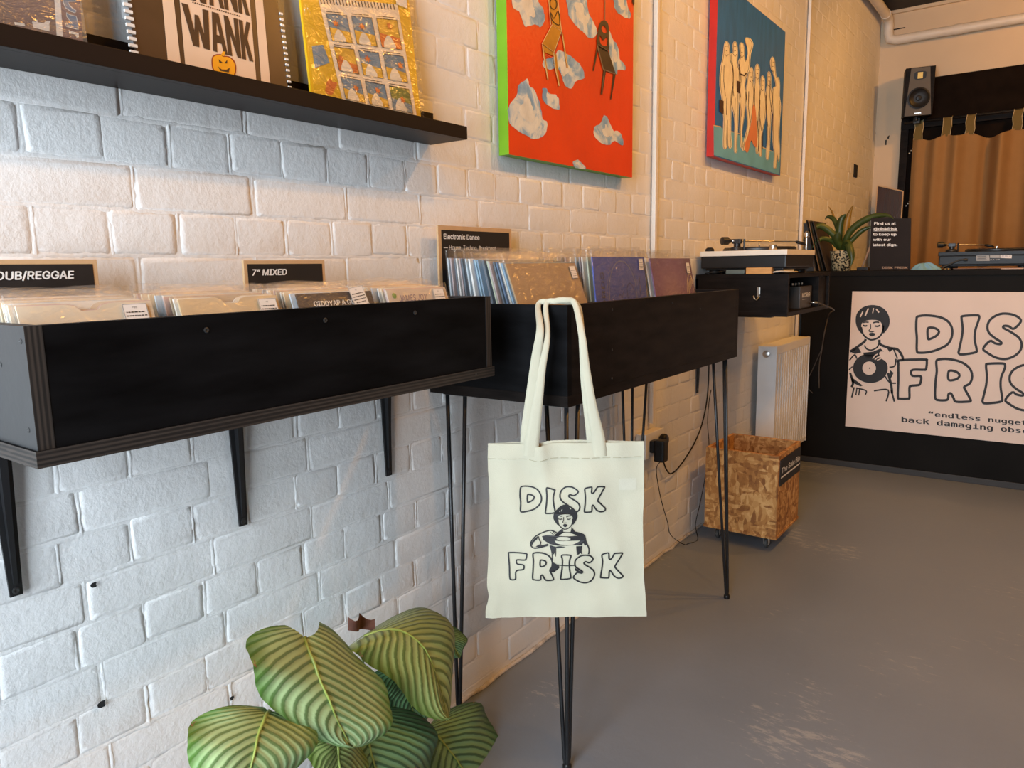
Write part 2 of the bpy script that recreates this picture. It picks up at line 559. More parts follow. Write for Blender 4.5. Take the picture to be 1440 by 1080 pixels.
# ------------------------------------------------------------------ ceiling spotlights (out of frame, light the wall)
_lm = pm('lamp_glass', (0.9, 0.7, 0.45), 0.4)
_lm.node_tree.nodes['Principled BSDF'].inputs['Emission Color'].default_value = (*LAMP_COL, 1)
_lm.node_tree.nodes['Principled BSDF'].inputs['Emission Strength'].default_value = 12.0
_ord = ['nearest the street window', 'above the seven-inch bin', 'above the cloud painting', 'above the figure painting', 'nearest the curtain', 'out over the shop floor']
for i, ((x, y, z), aim, share) in enumerate(LAMPS):
    root = empty('ceiling_spotlight', (x, y, z), 'black cylindrical ceiling spotlight ' + _ord[i], 'spotlight', 'ceiling spotlights')
    MB().lathe([(0.05, 0.03), (0.055, 0.034), (0.055, 0.10), (0.045, 0.115), (0.012, 0.118), (0.012, ROOM_H - z)], (x, y, z), 20).build('lamp_housing', M_BLACKMETAL, root, True, auto=40)
    MB().lathe([(0.045, 0.026), (0.048, 0.034)], (x, y, z), 20).build('lamp_glass', _lm, root)
    ld = bpy.data.lights.new('spotlight_bulb', 'SPOT')
    ld.energy = LAMP_W * share
    ld.color = LAMP_COL
    ld.spot_size = math.radians(150)
    ld.spot_blend = 0.6
    ld.shadow_soft_size = 0.045
    lo = bpy.data.objects.new('spotlight_bulb', ld)
    COL.objects.link(lo)
    lo.parent = root
    lo.location = (0, 0, 0.0)
    lo.rotation_euler = (Vector(aim) - Vector((x, y, z))).to_track_quat('-Z', 'Y').to_euler()

# ------------------------------------------------------------------ plywood with bands of plies on its edge
def plywood(name, axis, period=0.0062):
    m, nt, b = _new(name)
    L = nt.links.new
    v = coords(nt)
    sp = N(nt, 'ShaderNodeSeparateXYZ')
    L(v, sp.inputs[0])
    mp = N(nt, 'ShaderNodeMapping')
    mp.inputs['Scale'].default_value = {'Y': (25, 120, 3), 'Z': (25, 3, 120)}[axis]
    L(v, mp.inputs['Vector'])
    nz = N(nt, 'ShaderNodeTexNoise', Scale=1.0, Detail=4.0)
    L(mp.outputs[0], nz.inputs['Vector'])
    ma = N(nt, 'ShaderNodeMath', _operation='MULTIPLY')
    L(sp.outputs[axis], ma.inputs[0]); ma.inputs[1].default_value = 2 * PI / period
    sn = N(nt, 'ShaderNodeMath', _operation='SINE')
    L(ma.outputs[0], sn.inputs[0])
    ad = N(nt, 'ShaderNodeMath', _operation='MULTIPLY_ADD')
    L(sn.outputs[0], ad.inputs[0]); ad.inputs[1].default_value = 0.28
    L(nz.outputs['Fac'], ad.inputs[2])
    r = ramp(nt, [(0.3, (0.006, 0.005, 0.0045)), (0.75, (0.036, 0.028, 0.023))])
    L(ad.outputs[0], r.inputs[0])
    L(r.outputs[0], b.inputs['Base Color'])
    b.inputs['Roughness'].default_value = 0.6
    return m
M_PLYY = plywood('plywood_edge_upright', 'Y')
M_PLYZ = plywood('plywood_edge_flat', 'Z')
def box_faces(mb, x0, x1, y0, y1, z0, z1, edge_axis):
    """board with plain faces (slot 0) and banded edges (slot 1)"""
    vs = [(x, y, z) for x in (x0, x1) for y in (y0, y1) for z in (z0, z1)]
    fx = [(0, 1, 3, 2), (4, 6, 7, 5)]; fy = [(0, 4, 5, 1), (2, 3, 7, 6)]; fz = [(0, 2, 6, 4), (1, 5, 7, 3)]
    plain = {'Y': fy, 'Z': fz, 'X': fx}[edge_axis]
    band = [f for g, f_ in (('X', fx), ('Y', fy), ('Z', fz)) if g != edge_axis for f in f_]
    mb.add(vs, plain, 0)
    mb.add(vs, band, 1)
    return mb
M_BINBLACK = pm('bin_black_stain', (0.0045, 0.0045, 0.0050), 0.6, spec=0.06, var=0.6, vscale=2.5, stretch=(2, 2, 10), bump=0.10, bscale=30)
M_BINEND = pm('bin_end_daylit', (0.022, 0.0235, 0.025), 0.40, var=0.12, vscale=6, bump=0.08, bscale=60)  # end boards coloured greyer than the black bin, standing for daylight on them
M_SCREW = pm('dull_screw', (0.06, 0.06, 0.06), 0.4, metal=0.7)
def screw(parent, x, y, z, axis, r=0.0042):
    M = Matrix.Rotation(PI / 2, 4, 'Y') if axis == 'x' else Matrix.Rotation(PI / 2, 4, 'X')
    b = MB().lathe([(r, -0.001), (r, 0.0006), (r * 0.6, 0.0012), (r * 0.2, 0.0004)], (x, y, z), 10, M.to_3x3())
    b.build('screw', M_SCREW, parent)

# ------------------------------------------------------------------ seven-inch bin on wall brackets
BX0, BX1, BY0, BY1, BZ0, BZ1 = 0.014, 0.305, 0.37, 1.27, 0.99, 1.162
T = 0.018
bin7 = empty('record_bin', ((BX0 + BX1) / 2, (BY0 + BY1) / 2, BZ0), 'black plywood seven-inch record bin on wall brackets with four bays', 'record bin')
box_faces(MB(), BX0, BX1 + 0.004, BY0 - 0.004, BY1 + 0.004, BZ0, BZ0 + 0.021, 'Z').build('base_board', [M_BINBLACK, M_PLYZ], bin7)
box_faces(MB(), BX0, BX1, BY0, BY0 + T + 0.002, BZ0 + 0.021, BZ1, 'Y').build('end_panel', [M_BINEND, M_PLYY], bin7)
box_faces(MB(), BX0, BX1, BY1 - T, BY1, BZ0 + 0.021, BZ1, 'Y').build('end_panel', [M_BINEND, M_PLYY], bin7)
MB().box(BX1 - T, BX1 - 0.0005, BY0 + T + 0.002, BY1 - T, BZ0 + 0.021, BZ1, 0.0008).build('front_panel', M_BINBLACK, bin7)
MB().box(BX0, BX0 + T, BY0 + T, BY1 - T, BZ0 + 0.021, BZ1).build('back_panel', M_BINBLACK, bin7)
BAYS = [BY0 + T + (BY1 - BY0 - 2 * T) * i / 4 for i in range(5)]
for y in BAYS[1:4]:
    MB().box(BX0 + T, BX1 - T, y - 0.005, y + 0.005, BZ0 + 0.021, BZ1 - 0.010).build('divider', M_BINBLACK, bin7)
for y in BAYS[1:4]:
    screw(bin7, BX1 - 0.0002, y, BZ1 - 0.022, 'x')
for (x, z) in ((BX1 - 0.012, BZ1 - 0.018), (BX1 - 0.02, BZ0 + 0.045), (BX1 - 0.08, BZ1 - 0.05)):
    screw(bin7, x, BY0 + 0.0002, z, 'y', 0.0036)
screw(bin7, BX1 + 0.0036, BY1 - 0.06, BZ0 + 0.011, 'x', 0.0028)
def bracket(y, zt, zb, xo, label):
    root = empty('shelf_bracket', (0.0, y, zb), label, 'bracket', 'black wall brackets')
    def leg(w0, w1, t, x):
        return [(x, y - w0 / 2, zt), (x + t, y - w0 / 2, zt), (x + t, y + w0 / 2, zt), (x, y + w0 / 2, zt),
                (x, y - w1 / 2, zb), (x + t, y - w1 / 2, zb), (x + t, y + w1 / 2, zb), (x, y + w1 / 2, zb)]
    fs = [(0, 1, 2, 3), (7, 6, 5, 4), (0, 4, 5, 1), (1, 5, 6, 2), (2, 6, 7, 3), (3, 7, 4, 0)]
    MB().add(leg(0.034, 0.018, 0.004, 0.006), fs).build('wall_plate', M_BLACKMETAL, root)
    rib = [(0.008, y - 0.006, zt), (0.026, y - 0.006, zt), (0.026, y + 0.006, zt), (0.008, y + 0.006, zt),
           (0.008, y - 0.003, zb + 0.02), (0.013, y - 0.003, zb + 0.02), (0.013, y + 0.003, zb + 0.02), (0.008, y + 0.003, zb + 0.02)]
    MB().add(rib, fs).build('rib', M_BLACKMETAL, root)
    MB().box(0.006, xo, y - 0.016, y + 0.016, zt - 0.006, zt - 0.0005).build('arm', M_BLACKMETAL, root)
    screw(root, 0.011, y, zb + 0.009, 'x', 0.006)
bracket(0.428, BZ0, 0.728, 0.25, 'black tapered wall bracket under the near end of the seven-inch bin')
bracket(0.832, BZ0, 0.722, 0.25, 'black tapered wall bracket under the middle of the seven-inch bin')
bracket(1.236, BZ0, 0.728, 0.25, 'black tapered wall bracket under the far end of the seven-inch bin')

# ------------------------------------------------------------------ twelve-inch bin on hairpin legs
CX0, CX1, CY0, CY1, CZ0, CZ1 = 0.006, 0.42, 1.395, 2.485, 0.910, 1.138
bin12 = empty('record_bin', ((CX0 + CX1) / 2, (CY0 + CY1) / 2, 0), 'black wooden twelve-inch record bin standing on hairpin legs', 'record bin')
MB().box(CX0, CX1, CY0, CY1, CZ0, CZ0 + 0.025, 0.0012).build('base_board', M_BLACKWOOD, bin12)
MB().box(CX1 - T, CX1, CY0 + T, CY1 - T, CZ0 + 0.025, CZ1, 0.001).build('front_panel', M_BLACKWOOD, bin12)
MB().box(CX0, CX1, CY0, CY0 + T, CZ0 + 0.025, CZ1, 0.001).build('end_panel', M_BINBLACK, bin12)
MB().box(CX0, CX1, CY1 - T, CY1, CZ0 + 0.025, CZ1, 0.001).build('end_panel', M_BLACKWOOD, bin12)
MB().box(CX0, CX0 + T, CY0 + T, CY1 - T, CZ0 + 0.025, CZ1, 0.001).build('back_panel', M_BLACKWOOD, bin12)
for y in (1.772, 2.128):
    MB().box(CX0 + T, CX1 - T, y - 0.006, y + 0.006, CZ0 + 0.025, CZ1 - 0.012).build('divider', M_BLACKWOOD, bin12)
for (y, z) in ((1.60, 1.118), (1.95, 1.118), (2.15, 1.09), (1.60, 1.02), (1.60, 0.95)):
    screw(bin12, CX1 + 0.0002, y, z, 'x', 0.003)
def hairpin(tops, foot, label=None):
    f = Vector(foot)
    c = sum((Vector(t) for t in tops), Vector()) / len(tops)
    leg = MB()
    for t in tops:
        t = Vector(t)
        side = Vector((t.x - c.x, t.y - c.y, 0))
        off = side * 0.16
        leg.tube([t, t.lerp(f + off, 0.5), f + off + Vector((0, 0, 0.03)), f + off * 0.5 + Vector((0, 0, 0.012)), f + Vector((0, 0, 0.006))], 0.0052, 8)
    o = leg.build('leg', M_BLACKMETAL, bin12, True)
    MB().lathe([(0.010, 0.0), (0.011, 0.003), (0.011, 0.012), (0.008, 0.016)], f, 12).build('foot_cap', M_BLACKPLASTIC, o, True, auto=40)
    MB().box(min(t[0] for t in tops) - 0.008, max(t[0] for t in tops) + 0.008, min(t[1] for t in tops) - 0.008, max(t[1] for t in tops) + 0.008, CZ0 - 0.003, CZ0).build('mounting_plate', M_BLACKMETAL, o)
zt = CZ0 - 0.002
hairpin([(0.352, 1.412, zt), (0.406, 1.412, zt), (0.406, 1.462, zt)], (0.400, 1.415, 0))
hairpin([(0.388, 2.35, zt), (0.400, 2.435, zt), (0.380, 2.470, zt)], (0.382, 2.56, 0))
hairpin([(0.050, 1.412, zt), (0.108, 1.412, zt), (0.060, 1.470, zt)], (0.030, 1.445, 0))
hairpin([(0.035, 2.38, zt), (0.050, 2.44, zt), (0.105, 2.455, zt)], (0.045, 2.45, 0))

# ------------------------------------------------------------------ records in the bins
def plastic_film(name, tint, fac, bump, scale=26.0, shine=0.05, dist=0.012, rough=0.09):
    m, nt, b = _new(name)
    L = nt.links.new
    v = coords(nt, (1, 1, 2.2), 'Object')
    n = N(nt, 'ShaderNodeTexNoise', Scale=scale, Detail=3.0, Distortion=1.2)
    L(v, n.inputs['Vector'])
    bp = N(nt, 'ShaderNodeBump', Strength=bump, Distance=dist)
    L(n.outputs['Fac'], bp.inputs['Height'])
    L(bp.outputs[0], b.inputs['Normal'])
    b.inputs['Base Color'].default_value = (*tint, 1)
    b.inputs['Roughness'].default_value = 0.6
    b.inputs['Specular IOR Level'].default_value = 0.0
    tr = N(nt, 'ShaderNodeBsdfTransparent')
    gl = N(nt, 'ShaderNodeBsdfGlossy', Roughness=rough)
    L(bp.outputs[0], gl.inputs['Normal'])
    nt.links.remove(b.inputs['Normal'].links[0])
    lw = N(nt, 'ShaderNodeLayerWeight', Blend=0.5)
    pw = N(nt, 'ShaderNodeMath', _operation='POWER'); L(lw.outputs['Facing'], pw.inputs[0]); pw.inputs[1].default_value = 3.0
    fr = N(nt, 'ShaderNodeMath', _operation='MULTIPLY_ADD', _use_clamp=True); L(pw.outputs[0], fr.inputs[0]); fr.inputs[1].default_value = 0.5; fr.inputs[2].default_value = shine
    m1 = N(nt, 'ShaderNodeMixShader'); m1.inputs[0].default_value = fac
    L(tr.outputs[0], m1.inputs[1]); L(b.outputs[0], m1.inputs[2])
    mx = N(nt, 'ShaderNodeMixShader')
    L(fr.outputs[0], mx.inputs[0]); L(m1.outputs[0], mx.inputs[1]); L(gl.outputs[0], mx.inputs[2])
    L(mx.outputs[0], nt.nodes['Material Output'].inputs['Surface'])
    return m
M_FILM = plastic_film('clear_plastic_sleeve', (0.82, 0.76, 0.70), 0.075, 0.9, 22.0, 0.08, 0.014, 0.2)
M_GLOSSFILM = plastic_film('glossy_comic_bag', (0.9, 0.85, 0.7), 0.0, 1.0, 15.0, 0.15, 0.024, 0.27)
PAPER = {}
def paper(rgb, rough=0.7):
    if rgb not in PAPER:
        PAPER[rgb] = pm('sleeve_card_%d' % len(PAPER), srgb(*rgb), rough, var=0.06, vscale=8, bump=0.05, bscale=80)
    return PAPER[rgb]
M_INK = pm('black_ink', (0.012, 0.011, 0.012), 0.6, var=0.3)
M_STICKER = pm('sticker_paper', (0.80, 0.76, 0.72), 0.5, var=0.03)
M_WHITEPRINT = pm('white_print', (0.80, 0.79, 0.77), 0.5, var=0.03)
_rr = random.Random(5)
def lean_matrix(xb, zb, ang):
    return Matrix.Translation((xb, 0, zb)) @ Matrix.Rotation(-ang, 4, 'Y')
SLEEVE_MESH = {}
def sleeve(kind, y0, xb, zb, ang, rgb, label, group, film=0.0, notch=None):
    """one record in its card sleeve: leaning board (thickness x, width y, height z)"""
    w = {'seven': 0.178, 'twelve': 0.312}[kind]
    th = {'seven': 0.0032, 'twelve': 0.0042}[kind]
    root = empty('record', (xb, y0 + w / 2, zb), label, 'record', group)
    root.rotation_euler = (0, -ang, 0)
    b = MB()
    if notch:
        o2 = [(0, 0), (w, 0), (w, w), (w * .66, w), (w * .60, w - .003), (w * .56, w - .010), (w * .44, w - .010), (w * .40, w - .003), (w * .34, w), (0, w)]
        n = len(o2)
        vs = [(0, p[0], p[1]) for p in o2] + [(th, p[0], p[1]) for p in o2]
        tris = tessellate_polygon([[Vector((p[0], p[1], 0)) for p in o2]])
        fs = [tuple(t) for t in tris] + [tuple(i + n for i in t) for t in tris] + [(i, (i + 1) % n, n + (i + 1) % n, n + i) for i in range(n)]
        b.add([(v[0] + xb, v[1] + y0, v[2] + zb) for v in vs], fs)
    else:
        b.box(xb, xb + th, y0, y0 + w, zb, zb + w, 0.0006 if film else 0)
    b.build('card_sleeve', paper(rgb), root)
    if film:
        f = film
        c = MB()
        e = 0.003
        def front(u, v):
            yy = y0 - e + u * (w + 2 * e)
            zz = zb + v * (w + f)
            return (xb + th + 0.0018 + 0.0009 * math.sin(u * 9 + v * 3 + y0 * 40) * v + (0.0015 * math.sin(u * 14 + xb * 99) if v > 0.97 else 0), yy, zz + (0.0025 * math.sin(u * 7 + xb * 70) if v > 0.97 else 0))
        c.grid(front, 10, 8)
        c.add([(xb - 0.001, y0 - e, zb), (xb + th + 0.001, y0 - e, zb), (xb + th + 0.001, y0 - e, zb + w + f * .9), (xb - 0.001, y0 - e, zb + w + f * .9)], [(0, 1, 2, 3)])
        c.build('plastic_cover', M_FILM, root, True)
    return root
def on_sleeve(root, y0, xb, zb, th, lift=0.0004):
    """2-D space on a sleeve's front: x from its near edge along y, y upwards"""
    return lambda a, b: (xb + th + lift, y0 + a, zb + b)
def price_sticker(root, y0, xb, zb, th, a0, b0, w, h, rot=0.0, price='£20', lines=4):
    f0 = on_sleeve(root, y0, xb, zb, th, 0.0036)
    c, s = math.cos(rot), math.sin(rot)
    mk = lambda l: (lambda a, b: tuple(Vector(f0(a0 + a * c - b * s, b0 + a * s + b * c)) + Vector((l, 0, 0))))
    o = MB().poly([[(0, 0), (w, 0), (w, h), (0, h)]], mk(0)).build('price_sticker', M_STICKER, root)
    b = MB()
    b.stroke([(.001, .001), (w - .001, .001), (w - .001, h - .001), (.001, h - .001)], 0.0006, mk(0.0003), True)
    put_text(b, price, w * .40, h * .80, h * .10, mk(0.0003))
    for i in range(lines):
        z = h * (.64 - i * .15)
        ww = w * (.78, .84, .80, .62)[i % 4]
        x = (w - ww) / 2
        while x < (w + ww) / 2 - .002:
            q = _rr.uniform(.0015, .005)
            b.stroke([(x, z), (min(x + q, (w + ww) / 2), z)], h * .045, mk(0.0003))
            x += q + .0012
    b.build('sticker_print', M_INK, o)

SEVEN = [(BAYS[0] + 0.012, 'bin bay nearest the window', (232, 216, 190), 0.0), (BAYS[1] + 0.016, 'second seven-inch bay', (226, 200, 158), 0.0),
         (BAYS[2] + 0.018, 'third seven-inch bay', (60, 42, 30), 0.0), (BAYS[3] + 0.02, 'farthest seven-inch bay', (222, 205, 186), 0.0)]
EDGES7 = [(214, 206, 196), (236, 228, 214), (198, 178, 150), (90, 88, 92), (205, 214, 222), (228, 208, 176), (30, 30, 34), (216, 186, 176), (240, 238, 232)]
ORDW = ['frontmost', 'second', 'third', 'fourth', 'fifth', 'sixth', 'seventh', 'eighth', 'ninth', 'tenth', 'eleventh', 'twelfth', 'thirteenth', 'fourteenth', 'fifteenth', 'sixteenth', 'seventeenth', 'eighteenth', 'nineteenth', 'twentieth',
        'twenty-first', 'twenty-second', 'twenty-third', 'twenty-fourth', 'twenty-fifth']
ECOL = {(214, 206, 196): 'pale grey', (236, 228, 214): 'off-white', (198, 178, 150): 'buff', (90, 88, 92): 'dark grey', (205, 214, 222): 'bluish white', (228, 208, 176): 'cream', (30, 30, 34): 'black', (216, 186, 176): 'pinkish', (240, 238, 232): 'white',
        (190, 205, 215): 'pale blue', (225, 225, 222): 'white', (128, 152, 172): 'mid blue', (96, 106, 116): 'slate grey', (170, 180, 185): 'grey', (205, 200, 190): 'pale grey', (150, 176, 190): 'light blue', (235, 232, 225): 'off-white', (172, 158, 158): 'pinkish grey', (92, 110, 134): 'navy', (180, 185, 160): 'greenish grey'}
ZB7 = BZ0 + 0.0225
FRONT7 = {}
for bi, (y0, bay, rgb, _) in enumerate(SEVEN):
    n = 15
    for i in range(n):
        f = i / (n - 1)
        xb = 0.108 + f * 0.158
        ang = math.radians(7 + 13 * f)
        last = i == n - 1
        jy = _rr.uniform(-0.006, 0.006) if not last else 0
        if last:
            lab = {0: 'cream seven-inch sleeve with notched top fronting the bin bay nearest the window',
                   1: 'kraft cream seven-inch sleeve with wavy top fronting the second bin bay',
                   2: 'dark brown seven-inch sleeve printed GIDDYAP A GO at the front of its bay',
                   3: 'pale seven-inch sleeve with handwritten scrawl and green dot'}[bi]
            g = None
        else:
            lab = '%s seven-inch record, %s from the front in the %s' % (ECOL.get(EDGES7[(i * 4 + bi * 3) % 9], 'cream') if i % 3 else 'cream', ORDW[n - 1 - i], bay)
            g = 'seven-inch records in the ' + bay
        r = sleeve('seven', y0 + jy, xb, ZB7 + 0.001, ang, rgb if last else (EDGES7[(i * 4 + bi * 3) % 9] if i % 3 else (232, 214, 186)), lab, g,
                   film=(0.010 if last else (0.006 + 0.010 * _rr.random())) if (last or i % 2 == 0) else 0.0, notch=(bi in (0, 1)) if i >= n - 3 else None)
        if last: FRONT7[bi] = (r, y0, xb)
for bi, (r, y0, xb) in FRONT7.items():
    fn = on_sleeve(r, y0, xb, ZB7 + .001, 0.0032, 0.0008)
    if bi == 0: price_sticker(r, y0, xb, ZB7, .0032, 0.132, 0.139, 0.036, 0.036, 0.0, '£20')
    if bi == 1: price_sticker(r, y0, xb, ZB7, .0032, 0.136, 0.137, 0.036, 0.036, 0.0, '£8')
    if bi == 2:
        b = MB()
        put_text(b, 'GIDDYAP A GO', 0.032, 0.153, 0.0135, fn, width=0.098, bold=0.03)
        b.build('title_lettering', M_WHITEPRINT, r)
        price_sticker(r, y0, xb, ZB7, .0032, 0.124, 0.147, 0.038, 0.038, 0.14, '£6', 4)
    if bi == 3:
        price_sticker(r, y0, xb, ZB7, .0032, 0.132, 0.140, 0.034, 0.036, 0.0, '£7')
        b = MB()
        b.poly([ellipse(0.018, 0.165, 0.006, 0.006, 14)], fn)
        b.build('green_dot', pm('green_sticker', srgb(120, 160, 70), 0.6), r)
        b = MB()
        put_text(b, 'JAMES JOY', 0.028, 0.152, 0.019, fn, width=0.085, shear=0.2)
        b.build('handwriting', pm('violet_pen', srgb(120, 105, 140), 0.7), r)
# 12-inch records
EDGES12 = [(190, 205, 215), (225, 225, 222), (128, 152, 172), (96, 106, 116), (170, 180, 185), (205, 200, 190), (150, 176, 190), (235, 232, 225), (172, 158, 158), (92, 110, 134), (180, 185, 160)]
ZB12 = CZ0 + 0.027
LP = [(1.420, 'twelve-inch bay beside the tote bag', (172, 142, 104), 20, 21, 0.338, 0.085),
      (1.788, 'middle twelve-inch bay', (52, 76, 172), 6, 14, 0.285, 0.10),
      (2.146, 'far twelve-inch bay', (92, 52, 76), 11, 13, 0.31, 0.12)]
FRONT12 = {}
for bi, (y0, bay, rgb, amax, n, xf, xb0) in enumerate(LP):
    for i in range(n):
        f = i / (n - 1)
        xb = xb0 + f * (xf - xb0)
        ang = math.radians(5 + (amax - 5) * f)
        last = i == n - 1
        ec = EDGES12[(i * 7 + bi * 3 + _rr.randint(0, 2)) % 11]
        lab = ({0: 'plain brown card record sleeve leaning at the front of the twelve-inch bin', 1: 'blue printed record sleeve in the middle bay of the twelve-inch bin',
                2: 'purple record sleeve with cream oval logo in the far bay'}[bi] if last else '%s twelve-inch record, %s from the front in the %s' % (ECOL[ec], ORDW[n - 1 - i], bay))
        r = sleeve('twelve', y0 + (0 if last else _rr.uniform(-.006, .006)), xb, ZB12, ang, rgb if last else ec, lab,
                   None if last else 'twelve-inch records in the ' + bay, film=0.018 + 0.012 * _rr.random() if (last or i % 3 == 0) else 0.0)
        if last: FRONT12[bi] = (r, y0, xb)
def lp_fn(bi, lift=0.0008):
    r, y0, xb = FRONT12[bi]
    return r, on_sleeve(r, y0, xb, ZB12, 0.0042, lift)
r, y0, xb = FRONT12[0]
price_sticker(r, y0, xb, ZB12, .0042, 0.272, 0.268, 0.028, 0.034, 0.03, '£9')
r, y0, xb = FRONT12[1]
price_sticker(r, y0, xb, ZB12, .0042, 0.268, 0.272, 0.028, 0.034, 0.0, '£9')
r, fn = lp_fn(1)
b = MB()
b.stroke(ellipse(0.16, 0.20, 0.085, 0.10, 40), 0.004, fn, True)
b.stroke(ellipse(0.16, 0.20, 0.095, 0.112, 40), 0.0015, fn, True)
b.build('worn_ring', pm('blue_wear', srgb(104, 114, 158), 0.7, var=0.15, vscale=30), r)
b = MB()
put_text(b, 'RECORDS', 0.09, -0.052, 0.026, lambda a, c: fn(-c, a), width=0.18, bold=0.012)
b.stroke(smooth_loop([(0.19, 0.18), (0.185, 0.22), (0.205, 0.235), (0.225, 0.22), (0.24, 0.19), (0.22, 0.175)], 4), 0.0022, fn, True)
b.stroke(smooth_loop([(0.13, 0.195), (0.14, 0.205), (0.15, 0.195), (0.16, 0.21)], 4, False), 0.0022, fn)
b.stroke([(0.27, 0.16), (0.27, 0.25)], 0.003, fn)
b.build('sleeve_drawing', pm('navy_print', srgb(44, 50, 92), 0.7), r)
r, fn = lp_fn(2)
price_sticker(r, FRONT12[2][1], FRONT12[2][2], ZB12, .0042, 0.262, 0.26, 0.028, 0.036, 0.0, '£9')
b = MB()
b.stroke(smooth_loop([(0.245, 0.205), (0.262, 0.24), (0.282, 0.258), (0.300, 0.240), (0.298, 0.205), (0.275, 0.180), (0.255, 0.186)], 4), 0.003, fn, True)
for k in range(5):
    b.stroke([(0.258 + k * .009, 0.190 + k * .008), (0.266 + k * .008, 0.230 + k * .005)], 0.0028, fn)
b.build('oval_logo', pm('cream_print', srgb(226, 200, 150), 0.6), r)
def purple_fade():
    m, nt, bs = _new('purple_sleeve_print')
    L = nt.links.new
    tc = N(nt, 'ShaderNodeTexCoord'); mp = N(nt, 'ShaderNodeMapping')
    mp.inputs['Scale'].default_value = (1, 4.2, 4.2); mp.inputs['Location'].default_value = (0, 0.10, -0.75)
    L(tc.outputs['Object'], mp.inputs[0])
    g = N(nt, 'ShaderNodeTexGradient', _gradient_type='SPHERICAL')
    L(mp.outputs[0], g.inputs[0])
    r_ = ramp(nt, [(0.0, srgb(78, 22, 70)), (0.5, srgb(120, 70, 116)), (1.0, srgb(164, 124, 140))])
    L(g.outputs['Fac'], r_.inputs[0]); L(r_.outputs[0], bs.inputs['Base Color'])
    bs.inputs['Roughness'].default_value = 0.5
    return m
for ch in FRONT12[2][0].children:
    if ch.name.startswith('card_sleeve'):
        ch.data.materials[0] = purple_fade()

# ------------------------------------------------------------------ genre signs standing at the back of the bins
M_MDF = pm('raw_mdf', srgb(196, 160, 118), 0.7, var=0.06, vscale=30)
M_SIGNBLACK = pm('sign_black', (0.014, 0.012, 0.012), 0.5, var=0.2)
def genre_sign(y0, y1, zb, zt, x, texts, label, m=0.007, tail=0.0):
    root = empty('genre_sign', (x, (y0 + y1) / 2, zb), label, 'sign', 'genre signs in the record bins')
    MB().box(x - 0.006, x, y0, y1, zb, zt, 0.0006).build('sign_board', M_MDF, root)
    fn = lambda l: (lambda a, b: (x + l, y0 + a, zt + b))
    MB().poly([[(m, -m), (y1 - y0 - m, -m), (y1 - y0 - m, -(zt - zb) + 0.01), (m, -(zt - zb) + 0.01)]], fn(0.0005)).build('black_label', M_SIGNBLACK, root)
    b = MB()
    for (s, a, c, h, kw) in texts:
        put_text(b, s, a, c, h, fn(0.001), **kw)
    b.build('sign_lettering', M_WHITEPRINT, root)
genre_sign(0.400, 0.580, ZB7, 1.245, 0.052, [('DUB/REGGAE', 0.036, -0.029, 0.0165, dict(width=0.108, bold=0.028, shear=0.12))], 'black DUB/REGGAE genre sign on raw board in the near bay')
genre_sign(0.829, 1.017, ZB7, 1.243, 0.076, [('7” MIXED', 0.014, -0.028, 0.0160, dict(width=0.080, bold=0.028, shear=0.15))], 'black 7” MIXED genre sign on raw board behind the seven-inch records')
genre_sign(1.414, 1.722, ZB12, 1.329, 0.034, [('Electronic Dance', 0.018, -0.033, 0.0180, dict(width=0.145, bold=0.022)), ('— House, Techno, Breakbeat', 0.018, -0.060, 0.0165, dict(width=0.215, bold=0.0))],
           'black Electronic Dance genre sign on raw board behind the twelve-inch records', m=0.011)

# ------------------------------------------------------------------ picture ledge and the printed things on it
SY0, SY1, SZ = 0.28, 1.430, 1.525
M_LEDGE = pm('black_brown_ledge', srgb(30, 21, 17), 0.45, var=0.12, vscale=4, stretch=(6, 1, 6), spec=0.2)
ledge = empty('picture_ledge', (0.06, (SY0 + SY1) / 2, SZ), 'long black-brown picture ledge fixed high on the brick wall', 'shelf')
MB().box(0.004, 0.108, SY0, SY1, SZ, SZ + 0.016, 0.0008).build('shelf_board', M_LEDGE, ledge)
MB().box(0.108, 0.122, SY0, SY1, SZ, SZ + 0.0295, 0.0008).build('front_lip', M_LEDGE, ledge)
MB().box(0.004, 0.016, SY0, SY1, SZ + 0.016, SZ + 0.0735, 0.0008).build('back_rail', M_LEDGE, ledge)
_th = math.radians(5.5)
LEANN = Vector((math.cos(_th), 0, math.sin(_th)))
LEANP = Vector((0.060, 0, SZ + 0.0185))
lean = onplane(LEANP, LEANN)
LUP = Vector((-math.sin(_th), 0, math.cos(_th)))
def lean_at(y, t, l=0.0):
    return Vector((LEANP.x, y, LEANP.z)) + LUP * t + LEANN * l
def slab(mb, y0, y1, t0, t1, th, skew=0.0, l0=0.0):
    c = [(y0, t0), (y1, t0), (y1 + skew, t1), (y0 + skew, t1)]
    vs = [lean_at(a, b, l0 - th) for a, b in c] + [lean_at(a, b, l0) for a, b in c]
    return mb.add(vs, [(3, 2, 1, 0), (4, 5, 6, 7), (0, 1, 5, 4), (1, 2, 6, 5), (2, 3, 7, 6), (3, 0, 4, 7)])
def quad2(c, fn_l):
    """unit square -> bilinear quad of photograph points (TL, TR, BR, BL) -> plane"""
    (ax, ay), (bx, by), (cx, cy), (dx, dy) = c
    def f(u, v):
        x = ax * (1 - u) * (1 - v) + bx * u * (1 - v) + cx * u * v + dx * (1 - u) * v
        y = ay * (1 - u) * (1 - v) + by * u * (1 - v) + cy * u * v + dy * (1 - u) * v
        return fn_l(x, y)
    return f
